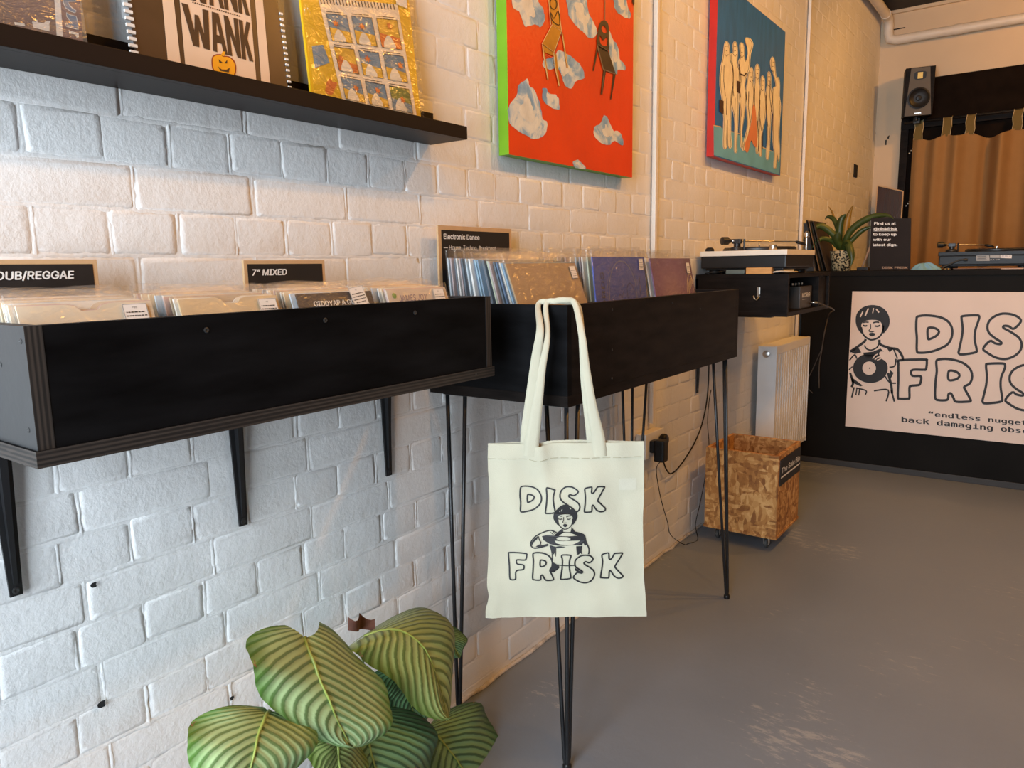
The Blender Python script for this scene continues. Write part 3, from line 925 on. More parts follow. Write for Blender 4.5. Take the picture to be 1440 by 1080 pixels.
# (a) dark purple zine with vertical lettering
PURP = pm('purple_brown_print', srgb(96, 62, 58), 0.35, var=0.3, vscale=9, stretch=(1, 2, 1))
z1 = empty('magazine', (0.08, 0.46, SZ + 0.017), 'dark purple magazine in clear plastic at the left end of the ledge', 'magazine')
mr = lean(116.5, 57).y
slab(MB(), 0.33, mr, 0.0, 0.30, 0.005).build('cover', PURP, z1)
b = MB()
b.poly([[(69.5, -110), (77.7, -110), (89, 54), (80, 54)]], lifted(lean, 0.0006))
b.build('white_band', M_WHITEPRINT, z1)
b = MB()
b.poly([[(77.7, -110), (104.5, -110), (117, 60), (89, 60)]], lifted(lean, 0.0006))
b.build('spine_strip', pm('plum_print', srgb(104, 64, 66), 0.4, var=0.2), z1)
b = MB(); c = MB()
f11 = lambda l: lifted(lean, l, 11.08, 11.08)
U = [(990, -60), (985, 30), (1020, 120), (1100, 175), (1170, 200), (1190, 170), (1120, 120), (1075, 70), (1060, 20), (1180, 20), (1175, -60)]
Nn_ = [(1035, 195), (1090, 230), (1190, 255), (1195, 290), (1215, 360), (1215, 470), (1180, 450), (1030, 410), (1020, 360), (1130, 370), (1040, 260)]
for q in (U, Nn_):
    b.poly([q], f11(0.0012)); c.stroke(q, 12, f11(0.0016), True)
c.poly([[(1070, 470), (1225, 520), (1230, 580), (1190, 585), (1180, 540), (1075, 520)]], f11(0.0016))
b.build('spine_lettering', pm('blue_print', srgb(70, 110, 150), 0.4), z1)
c.poly([[(220, 345), (380, 360), (395, 410), (230, 385)]], f11(0.0012))
c.poly([[(500, 335), (560, 340), (575, 300), (590, 350), (680, 360), (720, 325), (790, 325), (770, 370), (775, 490), (520, 430)]], f11(0.0012))
c.build('pale_lettering', M_WHITEPRINT, z1)
slab(MB(), 0.326, mr + 0.005, 0.0, 0.31, 0.0005, l0=0.0035).build('plastic_bag', M_FILM, z1)
# (b) spiral-bound booklet
BRN = pm('brown_card', srgb(74, 52, 38), 0.35, var=0.25, vscale=10)
z2 = empty('booklet', (0.08, 0.80, SZ + 0.017), 'brown ring-bound booklet with block capitals and a pumpkin on a cream panel', 'booklet')
z = lambda l: lifted(lean, l, 6.0, 6.0, 180, 0)
bl, br = lean(190, 78), lean(407, 125)
slab(MB(), bl.y + 0.004, br.y - 0.003, 0.0, 0.31, 0.007).build('cover', BRN, z2)
CREAM = pm('cream_print_panel', srgb(226, 196, 168), 0.5, var=0.04)
b = MB()
b.poly([[(245, -480), (332, -480), (448, 560), (340, 560)]], z(0.0006))
b.poly([[(393, -480), (987, -480), (1084, 690), (488, 600)]], z(0.0006))
b.poly([[(1035, -480), (1094, -480), (1206, 760), (1128, 740)]], z(0.0006))
b.build('cream_panel', CREAM, z2)
DKI = pm('dark_brown_ink', srgb(62, 42, 32), 0.5, var=0.1)
b = MB()
GL = {'W': (0.0, .39, [[(0, 1), (.24, 1), (.33, .36), (.44, .80), (.58, .80), (.70, .36), (.78, 1), (1, 1), (.84, 0), (.60, 0), (.51, .45), (.42, 0), (.18, 0)]]),
      'A': (.378, .605, [[(0, 0), (.28, 0), (.34, .24), (.66, .24), (.72, 0), (1, 0), (.70, 1), (.28, 1)], [(.40, .44), (.50, .78), (.60, .44)]]),
      'N': (.612, .815, [[(0, 0), (0, 1), (.30, 1), (.70, .42), (.70, 1), (1, 1), (1, 0), (.72, 0), (.30, .58), (.30, 0)]]),
      'K': (.83, 1.0, [[(0, 0), (0, 1), (.34, 1), (.34, .62), (.66, 1), (1, 1), (.62, .56), (1, 0), (.64, 0), (.34, .45), (.34, 0)]])}
for (ox, oy) in ((0, 0), (-30, -388)):
    f = quad2([(450 + ox, 22 + oy), (1032 + ox, 192 + oy), (1058 + ox, 522 + oy), (512 + ox, 374 + oy)], z(0.0012))
    for ch, (a0, a1, loops) in GL.items():
        b.poly([[(a0 + p[0] * (a1 - a0), 1 - p[1]) for p in lp] for lp in loops], f)
for i in range(22):
    x = 548 + i * 18.6
    b.poly([ellipse(x, 19 + (x - 548) * 0.297, 6, 6, 8)], z(0.0012))
b.build('block_lettering', DKI, z2)
b = MB()
b.poly([smooth_loop([(705, 500), (725, 465), (775, 455), (805, 470), (850, 475), (895, 510), (912, 560), (905, 630), (860, 660), (760, 640), (712, 580)], 3)], z(0.0010))
b.build('pumpkin_outline', pm('pumpkin_edge', srgb(150, 60, 30), 0.5), z2)
b = MB()
b.poly([smooth_loop([(714, 503), (732, 474), (775, 464), (805, 480), (848, 484), (886, 515), (903, 560), (896, 625), (860, 650), (765, 632), (722, 578)], 3)], z(0.0016))
b.poly([[(782, 468), (800, 432), (822, 436), (812, 474)]], z(0.0016))
b.build('pumpkin', pm('pumpkin_orange', srgb(240, 165, 30), 0.5, var=0.08), z2)
b = MB()
for q in ([(765, 500), (800, 530), (772, 530)], [(838, 505), (812, 532), (836, 535)], [(760, 560), (790, 585), (830, 588), (860, 570), (850, 610), (780, 598)]):
    b.poly([q], z(0.0021))
b.build('pumpkin_face', DKI, z2)
M_RING = pm('white_ring_wire', (0.75, 0.72, 0.68), 0.35, var=0.05)
for i in range(16):
    for yy, a0, a1, hh in ((bl.y, -0.008, 0.005, 0.0050), (br.y, -0.003, 0.004, 0.0040)):
        t0 = 0.006 + i * 0.0105
        slab(MB(), yy + a0, yy + a1, t0, t0 + hh, 0.004, l0=0.0025).build('binding_ring', M_RING, z2)
# (c) yellow comic in a bag with a ring-bound comic page in front
YEL = pm('yellow_print', srgb(226, 178, 30), 0.4, var=0.12, vscale=8)
z3 = empty('comic_book', (0.08, 1.14, SZ + 0.017), 'yellow comic book in a glossy clear bag behind a page of comic panels', 'comic book')
g = lambda l: lifted(lean, l, 6.355, 6.355, 400, 0)
cl, cr = lean(438, 130), lean(592, 165)
slab(MB(), cl.y, cr.y, 0.0, 0.33, 0.006).build('cover', YEL, z3)
b = MB()
b.poly([[(297, -30), (1010, 40), (1190, 1080), (520, 900)]], g(0.0010))
pg = b.build('comic_page', pm('page_cream', srgb(244, 226, 202), 0.5, var=0.05), z3)
PAGE = quad2([(300, 0), (1010, 55), (1178, 1040), (512, 890)], g(0.0016))
PAGE2 = quad2([(300, 0), (1010, 55), (1178, 1040), (512, 890)], g(0.0021))
PC = [('panel_blue', srgb(104, 138, 165)), ('panel_yellow', srgb(224, 176, 60)), ('panel_orange', srgb(214, 110, 50)), ('panel_green', srgb(120, 128, 60)), ('panel_ink', srgb(70, 50, 44)), ('panel_white', srgb(238, 226, 206))]
PM_ = [pm(n_, c_, 0.5, var=0.12, vscale=40) for n_, c_ in PC]
rp = random.Random(3)
PAGE3 = lambda u, v: PAGE2(u, v) + LEANN * 0.0005
for row, (v0, v1) in enumerate(((.13, .40), (.46, .70), (.76, .98))):
    for colm in range(3):
        u0, u1 = .06 + colm * .32, .06 + colm * .32 + .26
        bgi = [[0, 0, 1], [1, 0, 0], [0, 0, 3]][row][colm]
        b = MB()
        b.poly([[(u0, v0), (u1, v0), (u1, v1), (u0, v1)]], PAGE, bgi)
        b.poly([[(u0, (v0 + v1) / 2), (u1, (v0 + v1) / 2 + .03), (u1, v1), (u0, v1)]], PAGE2, (bgi + 1) % 4)
        b.poly([smooth_loop([(u0 + .03, v1), (u0 + .07, v1 - .09), (u0 + .12, v1 - .12), (u0 + .17, v1 - .06), (u0 + .18, v1)], 2)], PAGE3, 5)
        cx_, cy_ = u0 + rp.uniform(.06, .2), v0 + rp.uniform(.06, .12)
        b.poly([[(cx_ + (.05 if k % 2 else .022) * math.cos(k * PI / 7), cy_ + (.04 if k % 2 else .018) * math.sin(k * PI / 7)) for k in range(14)]], PAGE3, 2)
        b.stroke([(u0, v0), (u1, v0), (u1, v1), (u0, v1)], 0.007, PAGE3, True, 4)
        b.stroke([(u0 + .01, v0 - .02), (u1 - .03, v0 - .022)], 0.006, PAGE, False, 4)
        b.build('comic_panel', PM_, pg)
b = MB()
for i in range(24):
    b.stroke([(0.03 + i * .04, -0.02), (0.035 + i * .04, 0.035)], 0.012, PAGE)
b.build('page_binding', PM_[4], pg)
b = MB()
b.poly([[(245, 410), (345, 400), (405, 560), (270, 608)]], g(0.0006))
b.build('cover_vignette', PM_[0], z3)
b = MB()
b.poly([smooth_loop([(365, 800), (385, 720), (410, 705), (430, 730), (470, 740), (450, 800), (420, 850), (370, 830)], 3)], g(0.0006))
b.build('cover_drawing', PM_[2], z3)
b = MB()
b.poly([[(990, -40), (1090, -30), (1098, 75), (1000, 35)]], g(0.0035))
b.build('price_sticker', M_STICKER, z3)
def bagfn(u, v):
    y = cl.y - 0.003 + u * (cr.y - cl.y + 0.006)
    return lean_at(y, v * 0.34, 0.0095 + 0.0035 * math.sin(v * 9 + u * 5) * math.sin(u * 3.1) + 0.002 * math.sin(u * 17 + v * 11))
MB().grid(bagfn, 26, 30).build('plastic_bag', M_GLOSSFILM, z3, True)

# ------------------------------------------------------------------ paintings
def canvas(name, y0, y1, z0, z1, d, face, side, label):
    root = empty(name, (0.012, (y0 + y1) / 2, z0), label, 'painting')
    b = MB()
    x0 = 0.008
    vs = [(x, y, z) for x in (x0, d) for y in (y0, y1) for z in (z0, z1)]
    b.add(vs, [(4, 6, 7, 5)], 0)
    b.add(vs, [(0, 1, 3, 2), (0, 4, 5, 1), (2, 3, 7, 6), (0, 2, 6, 4), (1, 5, 7, 3)], 1)
    b.build('canvas', [face, side], root)
    return root
M_ORANGE = pm('orange_oil_paint', srgb(222, 66, 12), 0.42, var=0.10, vscale=5, bump=0.35, bscale=70)
M_LIME = pm('lime_paint', srgb(112, 164, 20), 0.45, var=0.08)
DP = 0.042
p1 = canvas('painting', 1.706, 2.440, 1.529, 2.45, DP, M_ORANGE, M_LIME, 'orange painting of falling chairs and clouds with a lime green edge')
pp = onplane((DP, 0, 0), (1, 0, 0))
q1 = lambda l: lifted(pp, l, 4.154, 4.154, 680, 0)
def cloud_paint():
    m, nt, b = _new('cloud_paint')
    L = nt.links.new
    n = N(nt, 'ShaderNodeTexNoise', Scale=11.0, Detail=5.0, Roughness=0.6, Distortion=1.5)
    L(coords(nt, (1, 1, .8)), n.inputs['Vector'])
    r = ramp(nt, [(0.36, srgb(112, 150, 184)), (0.47, srgb(150, 178, 198)), (0.56, srgb(214, 214, 204)), (0.75, srgb(232, 228, 212))])
    L(n.outputs['Fac'], r.inputs[0]); L(r.outputs[0], b.inputs['Base Color'])
    bp = N(nt, 'ShaderNodeBump', Strength=0.4, Distance=0.003); L(n.outputs['Fac'], bp.inputs['Height']); L(bp.outputs[0], b.inputs['Normal'])
    b.inputs['Roughness'].default_value = 0.5
    return m
M_CLOUD = cloud_paint()
M_CLOUDW = pm('cloud_white_paint', srgb(218, 214, 200), 0.5, var=0.12, vscale=30, bump=0.4, bscale=60)
CL = [[(175, -60), (170, 40), (205, 65), (225, 110), (245, 155), (300, 140), (330, 158), (355, 120), (350, 60), (320, 10), (310, -60)],
      [(480, -60), (490, 30), (500, 95), (540, 150), (575, 180), (615, 222), (650, 215), (665, 180), (635, 110), (610, 60), (590, -60)],
      [(760, -60), (765, 40), (800, 85), (850, 110), (862, 80), (840, 30), (825, -60)],
      [(735, 180), (755, 230), (785, 270), (795, 340), (825, 380), (825, 412), (790, 405), (775, 435), (750, 390), (735, 300), (728, 240)],
      [(345, 360), (380, 340), (410, 330), (440, 295), (480, 310), (530, 345), (570, 385), (588, 455), (540, 475), (510, 518), (475, 495), (455, 440), (430, 400), (385, 408), (350, 390)],
      [(145, 625), (190, 560), (205, 500), (240, 470), (258, 460), (270, 500), (300, 530), (330, 610), (345, 690), (372, 715), (360, 780), (320, 808), (285, 810), (240, 785), (185, 755), (148, 705)],
      [(345, 520), (365, 515), (385, 545), (425, 555), (442, 600), (440, 640), (400, 630), (350, 590)],
      [(645, 745), (680, 720), (705, 675), (730, 700), (755, 760), (790, 770), (812, 810), (810, 850), (765, 825), (730, 848), (680, 830), (648, 790)],
      [(528, 940), (560, 938), (600, 985), (560, 985), (527, 970)]]
_rc = random.Random(2)
for cpts in CL:
    b = MB()
    lp = smooth_loop(cpts, 4)
    lp = [(x + _rc.uniform(-3, 3), y + _rc.uniform(-3, 3)) for x, y in lp]
    b.poly([lp], q1(0.0008))
    o = b.build('painted_cloud', M_CLOUD, p1)
    cx = sum(p[0] for p in cpts) / len(cpts); cy = sum(p[1] for p in cpts) / len(cpts)
    b = MB()
    b.poly([[(cx - 4 + (x - cx) * 0.40 + _rc.uniform(-4, 4), cy - 6 + (y - cy) * 0.45 + _rc.uniform(-6, 6)) for x, y in smooth_loop(cpts, 3)]], q1(0.0014))
    b.build('cloud_highlight', M_CLOUDW, o)
def paint(parent, name, m_, polys, l, q):
    b = MB()
    for p_ in polys:
        b.poly([p_] if not isinstance(p_[0][0], tuple) else p_, q(l))
    return b.build(name, m_, parent)
CH_Y = pm('ochre_paint', srgb(190, 130, 30), 0.45, var=0.25, vscale=16)
CH_W = pm('cream_line_paint', srgb(225, 195, 140), 0.5)
CH_K = pm('umber_line_paint', srgb(50, 24, 12), 0.5)
CH_B = pm('dark_umber_paint', srgb(62, 42, 24), 0.45, var=0.25, vscale=16)
ch1 = paint(p1, 'painted_chair', CH_Y, [[(400, 145), (455, 182), (412, 305), (342, 255)], [(378, -40), (425, -40), (455, 180), (400, 142)], [(342, 258), (412, 308), (418, 330), (345, 300)],
      [(343, 290), (356, 300), (380, 462), (372, 465)], [(410, 310), (425, 318), (446, 500), (436, 500)], [(455, 185), (466, 200), (494, 395), (484, 398)]], 0.0022, q1)
b = MB()
for s_, w_, cl_ in (([(342, 255), (412, 305), (455, 182), (400, 145)], 4, True), ([(345, 262), (352, 330), (376, 464)], 5, False), ([(410, 306), (420, 400), (442, 502)], 5, False), ([(456, 186), (470, 260), (490, 396)], 4, False), ([(392, 145), (378, -40)], 4, False), ([(455, 180), (430, -40)], 4, False)):
    b.stroke(s_, w_, q1(0.0030), cl_)
b.build('chair_outline', CH_W, ch1)
b = MB()
b.stroke(ellipse(408, 22, 20, 32, 18, -0.1), 6, q1(0.0034), True)
b.stroke(smooth_loop([(392, 72), (412, 108), (436, 62), (446, 140), (420, 138), (396, 108)], 3), 5, q1(0.0034), True)
b.stroke([(346, 258), (414, 310), (456, 186)], 2.5, q1(0.0034))
b.stroke([(360, 318), (405, 345), (418, 430)], 2.5, q1(0.0034))
b.build('chair_shadow_line', CH_K, ch1)
ch2 = paint(p1, 'painted_chair', CH_B, [[smooth_loop([(668, 190), (680, 135), (704, 118), (728, 140), (732, 200), (728, 300), (664, 262)], 3), smooth_loop([(690, 160), (705, 150), (720, 178), (712, 195), (692, 182)], 3), smooth_loop([(680, 205), (700, 235), (722, 215), (720, 268), (684, 255)], 3)],
      [(664, 262), (728, 298), (772, 430), (700, 405)], [(664, 262), (672, 275), (645, 415), (637, 412)], [(700, 405), (716, 412), (694, 552), (684, 550)], [(758, 430), (772, 430), (746, 582), (740, 580)]], 0.0022, q1)
b = MB()
for s_, w_, cl_ in (([(664, 262), (700, 405), (770, 432)], 6, False), ([(706, 410), (690, 550)], 4, False), ([(668, 260), (728, 298)], 3, False), ([(710, -40), (709, 120)], 4, False)):
    b.stroke(s_, w_, q1(0.0030), cl_)
b.build('chair_outline', pm('grey_brown_paint', srgb(120, 100, 78), 0.5), ch2)
b = MB()
b.poly([[(870, -40), (884, -40), (880, 40), (868, 10)]], q1(0.0022))
b.build('painted_stroke', CH_K, p1)
# second painting
M_TEAL = pm('blue_oil_paint', srgb(46, 110, 178), 0.45, var=0.16, vscale=6, stretch=(1, 4, 1), bump=0.3, bscale=60)
M_RED = pm('red_edge_paint', srgb(190, 26, 12), 0.45, var=0.08)
p2 = canvas('painting', 3.204, 4.150, 1.684, 2.405, DP, M_TEAL, M_RED, 'blue painting of a row of pale figures with a red edge')
q2 = lambda l: lifted(pp, l, 4.155, 4.155, 960, 0)
paint(p2, 'painted_ground', pm('pale_teal_paint', srgb(110, 180, 210), 0.45, var=0.12, vscale=9), [[(181, 735), (215, 742), (300, 775), (430, 840), (540, 890), (572, 905), (564, 1020), (182, 905)]], 0.0010, q2)
b = MB(); b.stroke([(181, 733), (225, 742)], 6, q2(0.0014)); b.stroke([(285, 768), (330, 780), (350, 790)], 4, q2(0.0014)); b.stroke([(440, 850), (525, 885)], 5, q2(0.0014))
b.build('ground_line', CH_W, p2)
FLESH = pm('flesh_paint', srgb(250, 234, 196), 0.5, var=0.10, vscale=20)
FLESH2 = pm('salmon_paint', srgb(224, 140, 90), 0.5, var=0.1)
FIG = [[(245, 260), (256, 242), (270, 265), (280, 350), (296, 400), (298, 480), (285, 560), (282, 640), (280, 780), (285, 855), (265, 850), (262, 700), (256, 830), (258, 862), (238, 858), (240, 700), (232, 590), (218, 500), (222, 400), (235, 340)],
       [(295, 262), (305, 242), (316, 262), (320, 310), (318, 370), (335, 420), (340, 470), (322, 520), (325, 600), (322, 720), (315, 840), (316, 885), (302, 880), (305, 740), (298, 660), (285, 600), (296, 500), (294, 400), (280, 320), (296, 310)],
       [(334, 265), (345, 250), (357, 268), (360, 330), (368, 360), (380, 320), (378, 280), (366, 240), (370, 222), (395, 228), (410, 255), (405, 285), (395, 320), (388, 400), (372, 440), (362, 500), (370, 570), (358, 680), (345, 780), (352, 850), (340, 858), (335, 760), (338, 640), (328, 560), (340, 470), (332, 400), (328, 360), (338, 330)],
       [(388, 420), (400, 394), (411, 420), (410, 480), (418, 540), (412, 620), (400, 700), (385, 780), (370, 860), (352, 878), (360, 820), (378, 740), (375, 640), (372, 540), (378, 480)],
       [(425, 400), (436, 375), (447, 400), (446, 470), (452, 540), (450, 620), (440, 700), (445, 800), (440, 890), (428, 885), (428, 780), (420, 680), (415, 560), (424, 480)],
       [(458, 465), (466, 443), (478, 465), (478, 530), (486, 580), (484, 660), (476, 720), (460, 800), (460, 905), (446, 898), (446, 780), (450, 680), (446, 590), (456, 530)],
       [(496, 440), (504, 418), (514, 445), (514, 510), (524, 560), (518, 640), (512, 740), (508, 830), (502, 925), (488, 915), (496, 800), (492, 680), (486, 560), (494, 500)],
       [(513, 360), (525, 333), (536, 355), (540, 400), (546, 450), (560, 455), (566, 500), (564, 560), (572, 620), (566, 700), (562, 800), (566, 880), (560, 945), (552, 900), (546, 975), (532, 975), (536, 900), (528, 820), (530, 700), (525, 600), (528, 520), (545, 500), (530, 430), (518, 400)]]
FK = pm('figure_line_paint', srgb(70, 44, 24), 0.5)
for fp in FIG:
    lp = smooth_loop(fp, 3)
    o = paint(p2, 'painted_figure', FLESH, [lp], 0.0022, q2)
    b = MB(); b.stroke(lp, 6, q2(0.0018), True); b.build('figure_halo', pm('pale_halo_paint', srgb(252, 244, 222), 0.5), o)
    b = MB(); b.stroke([(fx_ + (tcx - fx_) * .10, fy_) for fx_, fy_ in lp for tcx in [sum(q[0] for q in fp) / len(fp)]], 1.8, q2(0.0026), True); b.build('figure_outline', FK, o)
    xs = [p[0] for p in fp]; ys = [p[1] for p in fp]
    tx, ty = fp[1]
    b = MB()
    b.stroke([(tx - 5, ty + 30), (tx - 1, ty + 30)], 3, q2(0.0030)); b.stroke([(tx + 3, ty + 30), (tx + 7, ty + 30)], 3, q2(0.0030))
    b.stroke([(tx - 3, ty + 55), (tx + 5, ty + 55)], 3, q2(0.0030))
    b.stroke([(tx - 9, ty + 75), (tx + 2, ty + 88), (tx + 11, ty + 75)], 2.5, q2(0.0030))
    b.stroke([(tx - 14, ty + 140), (tx - 16, ty + 230), (tx - 6, ty + 320)], 2.5, q2(0.0030))
    b.stroke([(tx + 2, ty + 330), (tx, ty + 430)], 2.5, q2(0.0030))
    b.build('figure_lines', FK, o)
o = paint(p2, 'painted_figure', FLESH2, [smooth_loop([(405, 650), (415, 610), (426, 640), (432, 720), (436, 800), (432, 860), (415, 850), (400, 820), (385, 880), (372, 890), (362, 850), (385, 780), (402, 710)], 3)], 0.0034, q2)
paint(p2, 'painted_instrument', FK, [[(316, 470), (336, 478), (334, 548), (316, 535)], [(214, 580), (240, 590), (238, 668), (214, 650)]], 0.0034, q2)
b = MB(); b.stroke([(336, 432), (362, 442), (372, 425)], 8, q2(0.0034)); b.stroke([(335, 400), (330, 375)], 5, q2(0.0034)); b.build('painted_strap', FK, p2)

# ------------------------------------------------------------------ tote bag hung over the bin's corner
BN = Vector((0.531, -0.847, 0)).normalized()
BS = Vector((0.847, 0.531, 0)).normalized()
BP0 = Vector((CX1, CY0, 0.8)) + BN * 0.030
bagp = onplane(BP0, BN)
def cloth(name, col, weave=420.0, strength=0.25, trans=0.12):
    m, nt, b = _new(name)
    L = nt.links.new
    g = nt.nodes.new('ShaderNodeNewGeometry')
    n1 = N(nt, 'ShaderNodeTexNoise', Scale=14.0, Detail=3.0)
    L(g.outputs['Position'], n1.inputs['Vector'])
    r = ramp(nt, [(0.3, [c * 0.93 for c in col]), (0.7, col)])
    L(n1.outputs['Fac'], r.inputs[0]); L(r.outputs[0], b.inputs['Base Color'])
    mp = N(nt, 'ShaderNodeMapping'); mp.inputs['Scale'].default_value = (1, 1, 1)
    L(g.outputs['Position'], mp.inputs[0])
    w1 = N(nt, 'ShaderNodeTexNoise', Scale=weave, Detail=2.0)
    L(mp.outputs[0], w1.inputs['Vector'])
    w2 = N(nt, 'ShaderNodeTexNoise', Scale=22.0, Detail=4.0, Distortion=0.6)
    L(mp.outputs[0], w2.inputs['Vector'])
    ad = N(nt, 'ShaderNodeMath', _operation='MULTIPLY_ADD')
    L(w2.outputs['Fac'], ad.inputs[0]); ad.inputs[1].default_value = 2.0; L(w1.outputs['Fac'], ad.inputs[2])
    bp = N(nt, 'ShaderNodeBump', Strength=strength, Distance=0.002)
    L(ad.outputs[0], bp.inputs['Height']); L(bp.outputs[0], b.inputs['Normal'])
    b.inputs['Roughness'].default_value = 0.85
    b.inputs['Specular IOR Level'].default_value = 0.2
    if trans:
        tl = N(nt, 'ShaderNodeBsdfTranslucent')
        L(r.outputs[0], tl.inputs[0])
        mx = N(nt, 'ShaderNodeMixShader'); mx.inputs[0].default_value = trans
        L(b.outputs[0], mx.inputs[1]); L(tl.outputs[0], mx.inputs[2])
        L(mx.outputs[0], nt.nodes['Material Output'].inputs['Surface'])
    return m
M_COTTON = cloth('natural_cotton', srgb(203, 197, 174))
M_COTTON2 = cloth('natural_cotton_label', srgb(206, 201, 181), trans=0.10)
LEFT = [(0, 686.5), (.09, 686), (.33, 688.5), (.64, 686.7), (.81, 685), (.88, 687.5), (.96, 683), (1, 682.8)]
RIGHTE = [(0, 905.5), (.3, 905.5), (.45, 904), (.75, 905.2), (.92, 908), (1, 909.4)]
def interp(tab, t):
    for (a, va), (b_, vb) in zip(tab, tab[1:]):
        if t <= b_:
            k = (t - a) / (b_ - a)
            k = k * k * (3 - 2 * k)
            return va + (vb - va) * k
    return tab[-1][1]
def bag_top(u): return 623.5 - 3.0 * u + 4.0 * math.exp(-((u - .32) / .05) ** 2)
def bag_bot(u): return 868.5 - 2.0 * u - 2.0 * math.sin(PI * u)
def bag_d(u, v):
    e = min(1, 6 * u) * min(1, 6 * (1 - u))
    d = 0.011 * math.sin(PI * u) ** .7 * (0.45 + .55 * math.sin(PI * min(1, v * .9 + .1)))
    w = 0.0045 * math.sin(10 * u + 6 * v) * (1 - v) + 0.0026 * math.sin(23 * u - 9 * v + 1) + 0.0022 * math.sin(5 * u + 17 * v)
    crease = 0.007 * math.exp(-((u - .34 - .12 * v) / .035) ** 2) * max(0, 1 - 2.2 * v)
    fold = 0.006 * math.exp(-((u - .05) / .035) ** 2) * max(0, v - .7) * 3
    return 0.001 + e * (d + w * 0.8 + crease) + fold
def bag_pt(u, v, sgn=1.0, lift=0.0):
    x = interp(LEFT, v) * (1 - u) + interp(RIGHTE, v) * u
    y = bag_top(u) * (1 - v) + bag_bot(u) * v
    if sgn < 0:
        y += -3.0 * math.exp(-((u - .5) / .3) ** 2) * (1 - v)
    return bagp(x, y) + BN * ((bag_d(u, v) if sgn > 0 else -0.35 * bag_d(u, v)) + lift)
def bag_px(px, py, lift):
    v = (py - 622) / 245.0
    vv = min(1, max(0, v))
    u = (px - interp(LEFT, vv)) / (interp(RIGHTE, vv) - interp(LEFT, vv))
    return bagp(px, py) + BN * (bag_d(min(1, max(0, u)), vv) + lift)
_c = bagp(796, 868)
bag = empty('tote_bag', _c, 'cream cotton tote bag printed DISK FRISK hanging from the bin corner', 'bag')
b = MB()
b.grid(lambda u, v: bag_pt(u, v), 44, 48)
b.grid(lambda u, v: bag_pt(u, v, -1), 24, 24)
b.build('bag_body', M_COTTON, bag, True)
b = MB()
b.grid(lambda u, v: bag_pt(u, v * 0.085, 1, 0.0022), 44, 4)
o = b.build('hem', M_COTTON, bag, True)
b = MB()
vs = [bag_pt(i / 60, 0.083 + k * 0.004, 1, 0.0030) for i in range(61) for k in (0, 1)]
b.add(vs, [(2 * i, 2 * i + 2, 2 * i + 3, 2 * i + 1) for i in range(60) if i % 4 != 3])
b.build('stitching', pm('stitch_thread', srgb(168, 160, 134), 0.8), bag)
b = MB()
b.poly([[(870, 671.5), (895, 671.5), (895, 688), (870, 688)]], lambda x, y: bag_px(x, y, 0.0008))
b.build('inner_label', M_COTTON2, bag)
def strap(pts, ws, name='handle'):
    b = MB()
    P = smooth_loop([tuple(p) for p in pts], 6, False)
    Wd = smooth_loop([(w, 0) for w in ws], 6, False)
    n = len(P)
    vs = []
    for i in range(n):
        p = Vector(P[i]); w = Wd[i][0]
        t = (Vector(P[min(i + 1, n - 1)]) - Vector(P[max(i - 1, 0)])).normalized()
        sd = t.cross(BN)
        sd = sd.normalized() if sd.length > 0.15 else BS
        nn = sd.cross(t).normalized()
        for (a, c_) in ((-1, .5), (-.4, 1.6), (.4, 1.6), (1, .5), (1, -.5), (-1, -.5)):
            vs.append(p + sd * (w / 2 * a) + nn * (0.0012 * c_))
    fs = []
    for i in range(n - 1):
        for k in range(6):
            fs.append((i * 6 + k, i * 6 + (k + 1) % 6, (i + 1) * 6 + (k + 1) % 6, (i + 1) * 6 + k))
    b.add(vs, fs)
    return b.build(name, M_COTTON, bag, True)
pz = CZ1
strap([bag_px(747, 640, .002), bag_px(749, 615, .004), bag_px(757, 560, .012), bag_px(763, 515, .012), bag_px(770, 472, .008), Vector((0.374, 1.381, pz + .002)), Vector((0.392, 1.392, pz + .009)), Vector((0.412, 1.403, pz + .011)),
       Vector((0.430, 1.412, pz + .002)), bag_px(818, 470, .004), bag_px(824, 520, .012), bag_px(832, 570, .010), bag_px(841, 615, .004), bag_px(843, 640, .002)],
      [.032, .031, .022, .016, .012, .011, .013, .013, .013, .015, .018, .022, .029, .031])
strap([bag_px(741, 628, -.006), bag_px(743, 600, -.002), bag_px(750, 545, .002), bag_px(755, 500, .002), bag_px(760, 462, .002), Vector((0.352, 1.383, pz + .001)), Vector((0.372, 1.395, pz + .008)), Vector((0.405, 1.410, pz + .007)),
       Vector((0.431, 1.424, pz - .004)), bag_px(818.5, 480, -.004), bag_px(822, 530, -.002), bag_px(828, 580, -.002), bag_px(832, 605, -.002), bag_px(834, 630, -.006)],
      [.030, .030, .027, .022, .016, .012, .012, .012, .012, .014, .018, .022, .026, .026])
